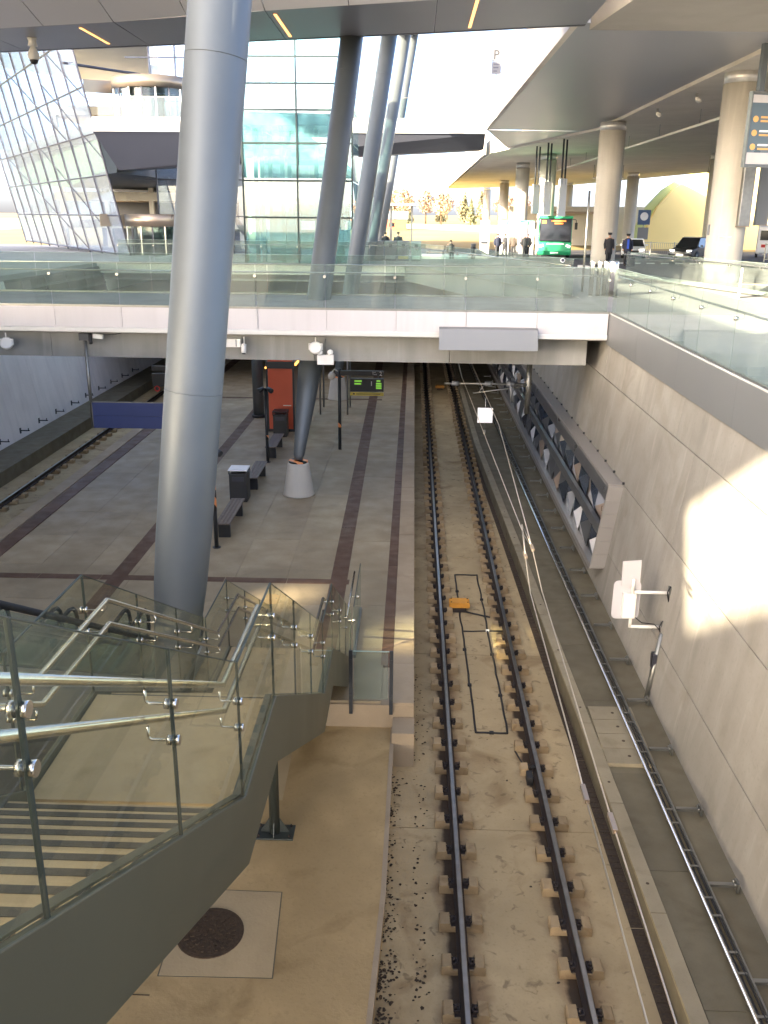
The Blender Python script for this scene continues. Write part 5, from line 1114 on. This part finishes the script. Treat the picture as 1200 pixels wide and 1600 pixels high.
def bus(x, y, rz):
    t = thing('bus', 'green city bus facing the camera with an orange destination display', 'bus', (x, y, gz(y) + .03), rz); L = 12; w = 1.27
    MB().box(-w, w, -L / 2 + .25, L / 2, .35, 3.12).build('body', 'bus_green', t, .12); MB().prism([(-L / 2 + .05, .3), (-L / 2 - .06, .6), (-L / 2, 1.28), (-L / 2 + .4, 1.3), (-L / 2 + .4, .3)], -w, w, 'x').build('bumper', 'bus_green', t, .06)
    MB().prism([(-L / 2 + .02, 1.32), (-L / 2 + .12, 3.0), (-L / 2 + .4, 3.02), (-L / 2 + .4, 1.32)], -w + .06, w - .06, 'x').build('windscreen', 'car_window', t, .05)
    MB().prism([(-L / 2 + .10, 3.0), (-L / 2 + .15, 3.16), (-L / 2 + .5, 3.2), (-L / 2 + .5, 3.0)], -w, w, 'x').build('roof_front', 'bus_green', t)
    b = MB(); b.box(-1.05, -.72, -L / 2 + .05, -L / 2 + .085, 2.62, 2.86); b.box(-.35, .75, -L / 2 + .045, -L / 2 + .075, 2.76, 2.87); b.box(-.1, .55, -L / 2 + .035, -L / 2 + .07, 2.58, 2.69); b.build('display_text', 'led_orange', t)
    MB().box(-1.0, 1.0, -L / 2 - .03, -L / 2 + .2, .72, .95).build('grille', 'black', t, .02); MB().box(-.6, .7, -L / 2 - .03, -L / 2 + .1, 1.08, 1.18).build('badge', 'sign_white', t); MB().box(-.3, .3, -L / 2 - .075, -L / 2 - .05, .42, .53).build('number_plate', 'sign_white', t)
    for s in (-1, 1):
        MB().obox((s * 1.02, -L / 2 + .0, .98), (.32, .12, .16), (0, R(20) * s, 0)).build('headlight', 'headlight', t); b = MB(); b.tube([(s * 1.2, -L / 2 + .2, 2.95), (s * 1.5, -L / 2 - .1, 2.9), (s * 1.52, -L / 2 - .15, 2.7)], .03, 6); b.obox((s * 1.52, -L / 2 - .15, 2.45), (.2, .12, .5)); b.build('mirror', 'black', t)
        for yy in (-3.4, 3.2): wheel(t, s * 1.12, yy, .48, .28)
        for k in range(6): MB().box(s * w - .012 * s - .012, s * w + .012, -L / 2 + 1.0 + 1.8 * k, -L / 2 + 2.7 + 1.8 * k, 1.45, 2.75).build('window', 'car_window', t)
bus(11.55, 78.5, R(-7))
t = thing('white_van', 'white van with dark rear windows behind the metal fence at the right', 'van', (31.5, 84, gz(84)), R(-20)); MB().box(-1.1, 1.1, -2.8, 2.8, .35, 2.7).build('body', 'car_white', t, .12); MB().box(-.85, .85, -2.83, -2.8, 1.5, 2.3).build('window', 'car_window', t); [wheel(t, sx * 1.0, sy * 1.8, .36) for sx in (-1, 1) for sy in (-1, 1)]; b = MB(); b.box(-.7, -.3, -2.82, -2.8, .9, 1.15); b.build('tail_lamp', 'red_ring', t); MB().box(.1, .6, -2.82, -2.8, .9, 1.05).build('number_plate', 'sign_white', t)

# ================================================================== PEOPLE
def person(x, y, rz, label, coat, legs, h=1.75, coat_len=.85, cap=None, sit=False, z=None, inner=None, bag=False, armout=0):
    t = thing('person', label, 'person', (x, y, gz(y) if z is None else z), rz); s = h / 1.75
    P_ = {'pel': (0, 0, .95), 'sp': (0, 0, 1.15), 'ch': (0, 0, 1.36), 'nk': (0, 0, 1.5), 'hd': (0, -.015, 1.60), 'tp': (0, -.01, 1.70)}
    rr = {'pel': (.15, .11), 'sp': (.13, .10), 'ch': (.15, .11), 'nk': (.055, .055), 'hd': (.078, .092), 'tp': (.06, .07)}
    ed = [('pel', 'sp'), ('sp', 'ch'), ('ch', 'nk'), ('nk', 'hd'), ('hd', 'tp')]
    for k, sx in (('l', -1), ('r', 1)):
        ao = armout if k == 'r' else 0
        P_.update({k + 'sh': (sx * .18, 0, 1.41), k + 'el': (sx * (.25 + ao * .1), .03 - ao * .1, 1.13), k + 'ha': (sx * (.24 + ao * .05), -.06 - ao * .25, .90 + ao * .2), k + 'fi': (sx * .235, -.09 - ao * .33, .82 + ao * .2)})
        rr.update({k + 'sh': (.07, .07), k + 'el': (.045, .045), k + 'ha': (.032, .04), k + 'fi': (.02, .035)})
        st_ = .06 * sx if not sit else 0
        if sit: P_.update({k + 'hp': (sx * .09, 0, .92), k + 'kn': (sx * .10, -.42, .90), k + 'an': (sx * .10, -.44, .50), k + 'to': (sx * .10, -.60, .46)})
        else: P_.update({k + 'hp': (sx * .09, 0, .90), k + 'kn': (sx * .10, -.03 + st_, .50), k + 'an': (sx * .10, st_ * 1.6, .08), k + 'to': (sx * .11, -.15 + st_ * 1.6, .035)})
        rr.update({k + 'hp': (.09, .09), k + 'kn': (.06, .06), k + 'an': (.045, .045), k + 'to': (.04, .03)}); ed += [('ch', k + 'sh'), (k + 'sh', k + 'el'), (k + 'el', k + 'ha'), (k + 'ha', k + 'fi'), ('pel', k + 'hp'), (k + 'hp', k + 'kn'), (k + 'kn', k + 'an'), (k + 'an', k + 'to')]
    dz = -.47 if sit else 0
    nm = list(P_); me = bpy.data.meshes.new('body'); me.from_pydata([tuple(c * s + (dz if i == 2 else 0) for i, c in enumerate(P_[n])) for n in nm], [(nm.index(a), nm.index(c)) for a, c in ed], []); me.materials.append(M['skin'])
    o = link('body', me, t); sk = o.modifiers.new('skin', 'SKIN'); sk.use_smooth_shade = True
    for i, n in enumerate(nm): me.skin_vertices[0].data[i].radius = rr[n]; me.skin_vertices[0].data[i].use_root = n == 'pel'
    o.modifiers.new('sub', 'SUBSURF').levels = 1; o.modifiers['sub'].render_levels = 1
    V = lambda n: tuple(c * s + (dz if i == 2 else 0) for i, c in enumerate(P_[n]))
    b = MB(); lo = coat_len if not sit else .88
    b.lathe([(.20, lo), (.205, lo + .15), (.185, 1.12), (.215, 1.34), (.19, 1.45), (.07, 1.52)], (0, 0, dz), 20, sx=s, sy=.66 * s)
    for k in 'lr': b.tube([V(k + 'sh'), V(k + 'el'), V(k + 'ha')], [.085, .065, .052], 10)
    b.build('coat', coat, t)
    for k in 'lr': MB().tube([V(k + 'hp'), V(k + 'kn'), V(k + 'an')], [.11, .08, .07], 10).build('trouser_leg', legs, t); MB().tube([(V(k + 'an')[0], V(k + 'an')[1] + .06, V(k + 'an')[2] - .03), V(k + 'to')], [.06, .05], 8).build('shoe', 'black', t)
    b = MB(); c = V('hd'); b.lathe([(.098, .02), (.105, .06), (.09, .115), (.04, .14)], (c[0], c[1] + .015, c[2]), 14, sx=.92); b.build('hair', 'hair', t)
    if cap: b = MB(); b.lathe([(.10, .07), (.125, .13), (.12, .155), (.03, .16)], (c[0], c[1], c[2]), 16); b.obox((c[0], c[1] - .12, c[2] + .075), (.15, .09, .015), (R(12), 0, 0)); b.build('cap', cap, t)
    if inner: MB().box(-.055, .055, -.165, -.13, .95, 1.45).build('scarf', inner, t)
    return t
person(11.0, 53.2, R(8), 'uniformed man in long dark coat and cap left of his blue scarfed colleague', 'cloth_dark', 'cloth_dark', 1.8, .62, 'black'); person(11.95, 52.8, R(-5), 'uniformed person in dark coat with bright blue front and cap', 'cloth_navy', 'cloth_dark', 1.74, .72, 'black', inner='cloth_blue')
t = thing('suitcase', 'black bag held beside the person with the blue front', 'bag', (12.22, 52.7, gz(52.7))); MB().box(-.18, .18, -.1, .1, .03, .48).build('body', 'black', t, .03); b = MB(); b.tube([(-.08, 0, .48), (-.08, 0, .58), (.08, 0, .58), (.08, 0, .48)], .012, 6); b.build('handle', 'black', t)
person(-1.92, 61.5, R(200), 'person in dark jacket and jeans seen from behind between the ticket machines', 'cloth_dark', 'cloth_jeans', 1.76, .92); person(-1.08, 61.8, R(175), 'person in black jacket standing behind the middle ticket machine', 'cloth_dark', 'cloth_dark', 1.8, .9)
person(2.55, 65.9, R(10), 'person in brown jacket sitting on the plaza bench', 'cloth_brown', 'cloth_dark', 1.75, sit=True, z=gz(66) + .02)
for (x, y, rz, lab, c) in [(6.2, 70, 20, 'man in dark suit standing left of the white board on posts', 'cloth_navy'), (6.95, 72, -60, 'person in dark coat reaching out beside the white board on posts', 'cloth_dark'), (7.75, 73.5, 150, 'person in black seen behind the white board on posts', 'cloth_brown'), (8.35, 71, 10, 'person in black coat right of the white board on posts', 'cloth_dark'), (8.75, 72.5, 190, 'person standing by the column left of the bus', 'cloth_dark')]:
    person(x, y, R(rz), lab, c, 'cloth_dark', 1.76, .8, armout=1 if rz == -60 else 0)

# ================================================================== PLAZA FURNITURE
for i, (x, w, lab) in enumerate([(-2.72, 1.5, 'wide grey planter box at the left of the ticket machines'), (-1.52, .78, 'grey ticket machine left of the others'), (-.70, .78, 'middle grey ticket machine with a dark mark'), (.12, .62, 'narrow grey ticket machine at the right')]):
    y = 59.8; t = thing('ticket_machine' if i else 'planter_box', lab, 'machine' if i else 'planter', (x, y, gz(y))); MB().box(-w / 2, w / 2, -.3, .3, .06, 1.22).build('body', 'grey_panel', t, .02); MB().box(-w / 2 + .03, w / 2 - .03, -.27, .27, 0, .06).build('foot', 'mullion', t)
    if i: MB().box(-.1, .1, -.312, -.3, .85, 1.02).build('screen', 'black', t); MB().box(-w / 2 + .06, w / 2 - .06, -.31, -.3, .12, .3).build('panel', 'sign_yellow' if i == 2 else 'lip_grey', t)
y = 66; t = thing('plaza_bench', 'timber bench standing on a dark stone base in the middle of the plaza', 'bench', (2.1, y, gz(y))); MB().box(-1.6, 1.7, -.55, .1, 0, .32).build('base', 'fascia_grey', t)
for k in range(3): MB().box(-1.3, 0.0, .12 + .02, .18, .62 + .1 * k, .70 + .1 * k).build('back_slat', 'wood', t)
for k in range(3): MB().box(-1.3, 1.0, -.3 + .14 * k, -.18 + .14 * k, .43, .47).build('slat', 'wood', t)
for x in (-1.2, -.1, .9): MB().box(x, x + .06, -.3, .16, .32, .43).build('leg', 'mullion', t)
t = thing('bollard_bin', 'small dark bin post right of the plaza bench', 'bin', (4.15, 66, gz(66))); MB().lathe([(.16, 0), (.16, .95), (.18, .96), (.18, 1.05)], n=16).build('body', 'grey_panel', t); MB().lathe([(.185, .7), (.185, .8)], n=16).build('band', 'black', t)
for i, (x, r_, lab) in enumerate([(5.98, .075, 'left of three slim steel bollards beside the footbridge end'), (6.22, .075, 'middle slim steel bollard beside the footbridge end'), (6.42, .075, 'right slim steel bollard next to the fat one'), (6.68, .17, 'fat shiny steel bollard beside the slim ones')]):
    t = thing('bollard', lab, 'bollard', (x, 31.3, 6.5)); MB().lathe([(r_, 0), (r_, 1.12), (r_ * .9, 1.15)], n=20).build('post', 'bright_pipe' if r_ > .1 else 'stainless', t); MB().lathe([(r_ * 1.3, 0), (r_ * 1.3, .02)], n=20).build('base', 'galvanised', t)
t = thing('lamp_pole', 'thin pale pole standing left of the slim bollards', 'pole', (6.0, 33, 6.5)); MB().tube([(0, 0, 0), (0, 0, 3.4)], .04, 8).build('pole', 'galvanised', t); MB().lathe([(.09, 0), (.09, .02)], n=12).build('base', 'galvanised', t)
for i, (x, w, lab) in enumerate([(6.4, .85, 'left information totem with green top and pink poster'), (8.1, 1.0, 'middle information totem with green top between two columns'), (10.2, 1.3, 'right information totem with green top left of the bus')]):
    y = 86; t = thing('information_totem', lab, 'totem', (x, y, gz(y))); MB().box(-w / 2, w / 2, -.1, .1, 0, 2.6).build('body', 'sign_white', t); MB().box(-w / 2, w / 2, -.11, .11, 2.6, 2.95).build('head', 'totem_green', t); MB().box(-w / 2 + .1, w / 2 - .1, -.115, -.101, 1.2, 2.4).build('poster', 'poster', t); MB().box(-w / 2 + .1, w / 2 - .1, -.115, -.101, .9, 1.1).build('text_line', 'mullion', t)
t = thing('notice_board', 'blank white board held up on two thin posts in front of the waiting people', 'board', (7.55, 69, gz(69))); MB().box(-.72, .72, -.03, .03, 1.55, 2.55).build('board', 'sign_white', t); b = MB(); [b.tube([(x, 0, 0), (x, 0, 2.6)], .035, 8) for x in (-.74, .74)]; b.build('post', 'mullion', t)
t = thing('parking_sign', 'tall white parking sign with the letter P above the elevated deck edge', 'sign', (5.55, 70, 15.4)); MB().tube([(0, .05, 0), (0, .05, 4.9)], .05, 8).build('post', 'galvanised', t); MB().box(-.33, .33, -.03, .03, 4.0, 5.0).build('board', 'sign_grey', t); MB().box(-.33, .33, -.03, .03, 3.2, 3.98).build('board', 'sign_grey', t); text('P', .85, (-.25, -.032, 4.15), (R(90), 0, 0), 'black', t)
for k in range(3): MB().box(-.22, .22 - .08 * k, -.036, -.031, 3.8 - .22 * k, 3.87 - .22 * k).build('text_line', 'mullion', t)
MB().box(-.4, .4, -.2, .2, 1.0, 1.9).build('control_box', 'grey_panel', t)
t = thing('round_sign_post', 'blue square sign with a white disc on a post before the yellow wall', 'sign', (26, 108, gz(108))); MB().tube([(0, 0, 0), (0, 0, 4.6)], .06, 8).build('post', 'galvanised', t); MB().box(-.7, .7, -.1, -.06, 3.0, 4.6).build('board', 'cloth_jeans', t); o = MB().lathe([(.45, 0), (.45, .01)], n=20).build('symbol', 'sign_white', t); o.location = (0, -.1, 3.9); o.rotation_euler = (R(90), 0, 0); MB().box(-.6, .6, -.1, -.06, 1.4, 2.7).build('board', 'grey_panel', t)
def metal_fence(x0, x1, y0, y1, label):
    t = thing('metal_fence', label, 'fence', (x0, y0, gz(y0)), math.atan2(y1 - y0, x1 - x0)); L = math.hypot(x1 - x0, y1 - y0); n = max(1, round(L / 2.2))
    for i in range(n + 1): MB().box(L * i / n - .04, L * i / n + .04, -.04, .04, 0, 1.25).build('post', 'galvanised', t)
    b = MB(); b.box(0, L, -.025, .025, 1.15, 1.2); b.box(0, L, -.025, .025, .15, .19); b.build('rail', 'galvanised', t); b = MB(); [b.box(L * j / (n * 12) - .01, L * j / (n * 12) + .01, -.01, .01, .19, 1.15) for j in range(n * 12)]; tag(b.build('bars', 'galvanised', t), kind='stuff')
metal_fence(20.4, 27.5, 90, 84, 'galvanised bar fence behind the dark estate car'); metal_fence(24.5, 33, 66, 61, 'galvanised bar fence at the right edge of the road')
t = thing('timber_seat', 'wooden seat with white frame behind the railing at the right edge', 'seat', (11.6, 31.0, 6.5), R(-20))
for k in range(4): MB().box(-.8, .8, -.25 + .13 * k, -.14 + .13 * k, .44, .48).build('slat', 'wood', t)
for x in (-.75, .7): MB().box(x, x + .06, -.28, .28, 0, .44).build('leg', 'white_paint', t); MB().box(x, x + .06, .24, .29, .44, .95).build('back_post', 'white_paint', t)

# ================================================================== TREES FAR OFF
def tree(x, y, h, kind, label):
    z = 5.2 + max(0, (y - 160)) * .0105; t = thing('bare_tree' if kind else 'spruce_tree', label, 'tree', (x, y, z), group='trees on the far rise beyond the plaza'); r = random.Random(int(x * 10 + y))
    b = MB(); b.tube([(0, 0, 0), (0, 0, h * .9)], [h * .028, h * .008], 6)
    if kind:
        for i in range(16):
            a = r.uniform(0, 6.3); z0 = h * r.uniform(.3, .7); l_ = h * r.uniform(.2, .38); b.tube([(0, 0, z0), (math.cos(a) * l_ * .6, math.sin(a) * l_ * .6, z0 + l_ * .6), (math.cos(a) * l_, math.sin(a) * l_, z0 + l_)], [h * .008, h * .005, h * .002], 4)
    b.build('trunk', 'bark', t); c = MB()
    for i in range(420 if kind else 520):
        if kind: a = r.uniform(0, 6.3); u = r.random() ** .5; zz = h * r.uniform(.35, 1.0); rad = h * .30 * math.sin(min(1, (zz / h - .3) / .7 * .9 + .1) * math.pi) * u + .2
        else: zz = h * (1 - r.random() ** .6 * .92); rad = (h - zz) * .24 * (.4 + .6 * r.random()) + .05; a = r.uniform(0, 6.3)
        p = Vector((math.cos(a) * rad, math.sin(a) * rad, zz)); s_ = h * r.uniform(.018, .045); q = Euler((r.uniform(0, 6), r.uniform(0, 6), r.uniform(0, 6))).to_matrix()
        c.face([p + q @ Vector(v) * s_ for v in ((-1, -.6, 0), (1, -.5, .2), (.8, .7, -.1), (-.7, .8, .2))])
    c.build('crown', 'leaf_orange' if kind else 'leaf_green', t)
rt = random.Random(5); TR = []
for i in range(34):
    kind = rt.random() < .65; y = rt.uniform(270, 420); x = -14 + i * 2.2 * y / 300 + rt.uniform(-2, 2)
    TR.append((x, y, rt.uniform(7, 12) * (1.1 if not kind else .9), kind))
TR = [q for q in TR if -.12 < q[0] / q[1] < .14]; TR.sort(key=lambda q: q[0] / q[1]); cnt = [0, 0]
for (x, y, h_, kind) in TR:
    nth = 'leftmost' if cnt[kind] == 0 else ORD[cnt[kind]] + ' from the left,'; cnt[kind] += 1
    tree(x, y, h_, kind, ('bare brown birch, %s on the far rise' if kind else 'dark narrow spruce, %s on the far rise') % nth)
t = thing('low_house', 'low red barn like building on the far rise left of the trees', 'house', (-7, 220, 5.8)); MB().box(-9, 5, 0, 6, 0, 2.6).build('wall', 'red_panel', t); MB().prism([(-.3, 2.6), (6.3, 2.6), (3, 4.4)], -9.4, 5.4, 'x').build('roof', 'fascia_grey', t); [MB().box(x, x + 1.2, -.06, 0, .9, 1.8).build('window', 'car_window', t) for x in (-7, -3, 1)]

# ================================================================== UNSEEN ROOFS AND DECK ADDED TO BLOCK AND SHAPE THE LIGHT
tr_ = thing('sun_mask_roof', 'broad flat unseen roof added to block sun, with holes shaping its patches', 'roof', (-30, -10, 15), world=True)  # unseen roof added to keep direct sun off most of the pit
def roof_with_holes(X0, X1, Y0, Y1, holes, z=15.0, th=.4):
    xs = sorted({X0, X1, *[h[0] for h in holes], *[h[1] for h in holes]}); ys = sorted({Y0, Y1, *[h[2] for h in holes], *[h[3] for h in holes]}); b = MB()
    for a, c in zip(xs, xs[1:]):
        for d, e in zip(ys, ys[1:]):
            if any(h[0] <= (a + c) / 2 <= h[1] and h[2] <= (d + e) / 2 <= h[3] for h in holes): continue
            b.box(a, c, d, e, z, z + th)
    b.build('roof_slab', 'soffit_light', tr_)
HOLES = [(-20.0, -9.0, -6.8, -1.8), (-31.0, -29.2, -5.3, -3.7), (-28.2, -26.2, -7.2, -5.4)]  # openings placed to throw the wall sun patch and small floor glints
roof_with_holes(-62, -13.5, -60, 30, HOLES)
hb = thing('sun_block_slabs', 'high unseen slabs added to keep sun off the plaza and glass front', 'building', (-40, 40, 26), world=True); MB().box(-80, -13, 6, 26, 26, 26.6).build('roof_slab', 'soffit_light', hb); MB().box(-90, -38, 26.01, 92, 26, 26.6).build('roof_slab', 'soffit_light', hb); MB().box(-30, -13, 26.01, 34, 26, 26.6).build('roof_slab', 'soffit_light', hb); MB().box(-80, -79.5, 6, 26, 6.5, 26).build('wall', 'wall_concrete', hb)  # high slabs out of view, added only to shade plaza and facade
MB().box(-13.5, -9.0, -60, -6.8, 15, 15.4).build('sun_mask_edge', 'soffit_light', tr_)
MB().box(-13.5, -12.75, -1.8, 14, 15, 15.4).build('sun_mask_edge', 'soffit_light', tr_); MB().box(-12.3, -9.5, 6, 20, 15, 15.4).build('sun_mask_edge', 'soffit_light', tr_)  # added strips shade the bridge; the gap lets a sun streak through
MB().prism([(-16.0, -1.79), (-20.01, -1.79), (-20.01, -6.7)], 15.0, 15.38, 'z').build('sun_mask_corner', 'soffit_light', tr_)  # fills one hole corner to trim the sun patch on the wall
od = thing('overlook_deck', 'concrete overlook deck under the camera, unseen, added to shade the near pit', 'deck', (3, -4, 7.4), world=True)
MB().box(-.95, 5.35, -9, .55, 7.1, 7.4).build('floor', 'tread_stone', od)  # floor below the camera, put in to shade the pit's near end
MB().box(.5, 8, -14, 3.0, 15, 15.4).build('shade_roof', 'soffit_light', tr_)  # added out of view to darken the lower right wall
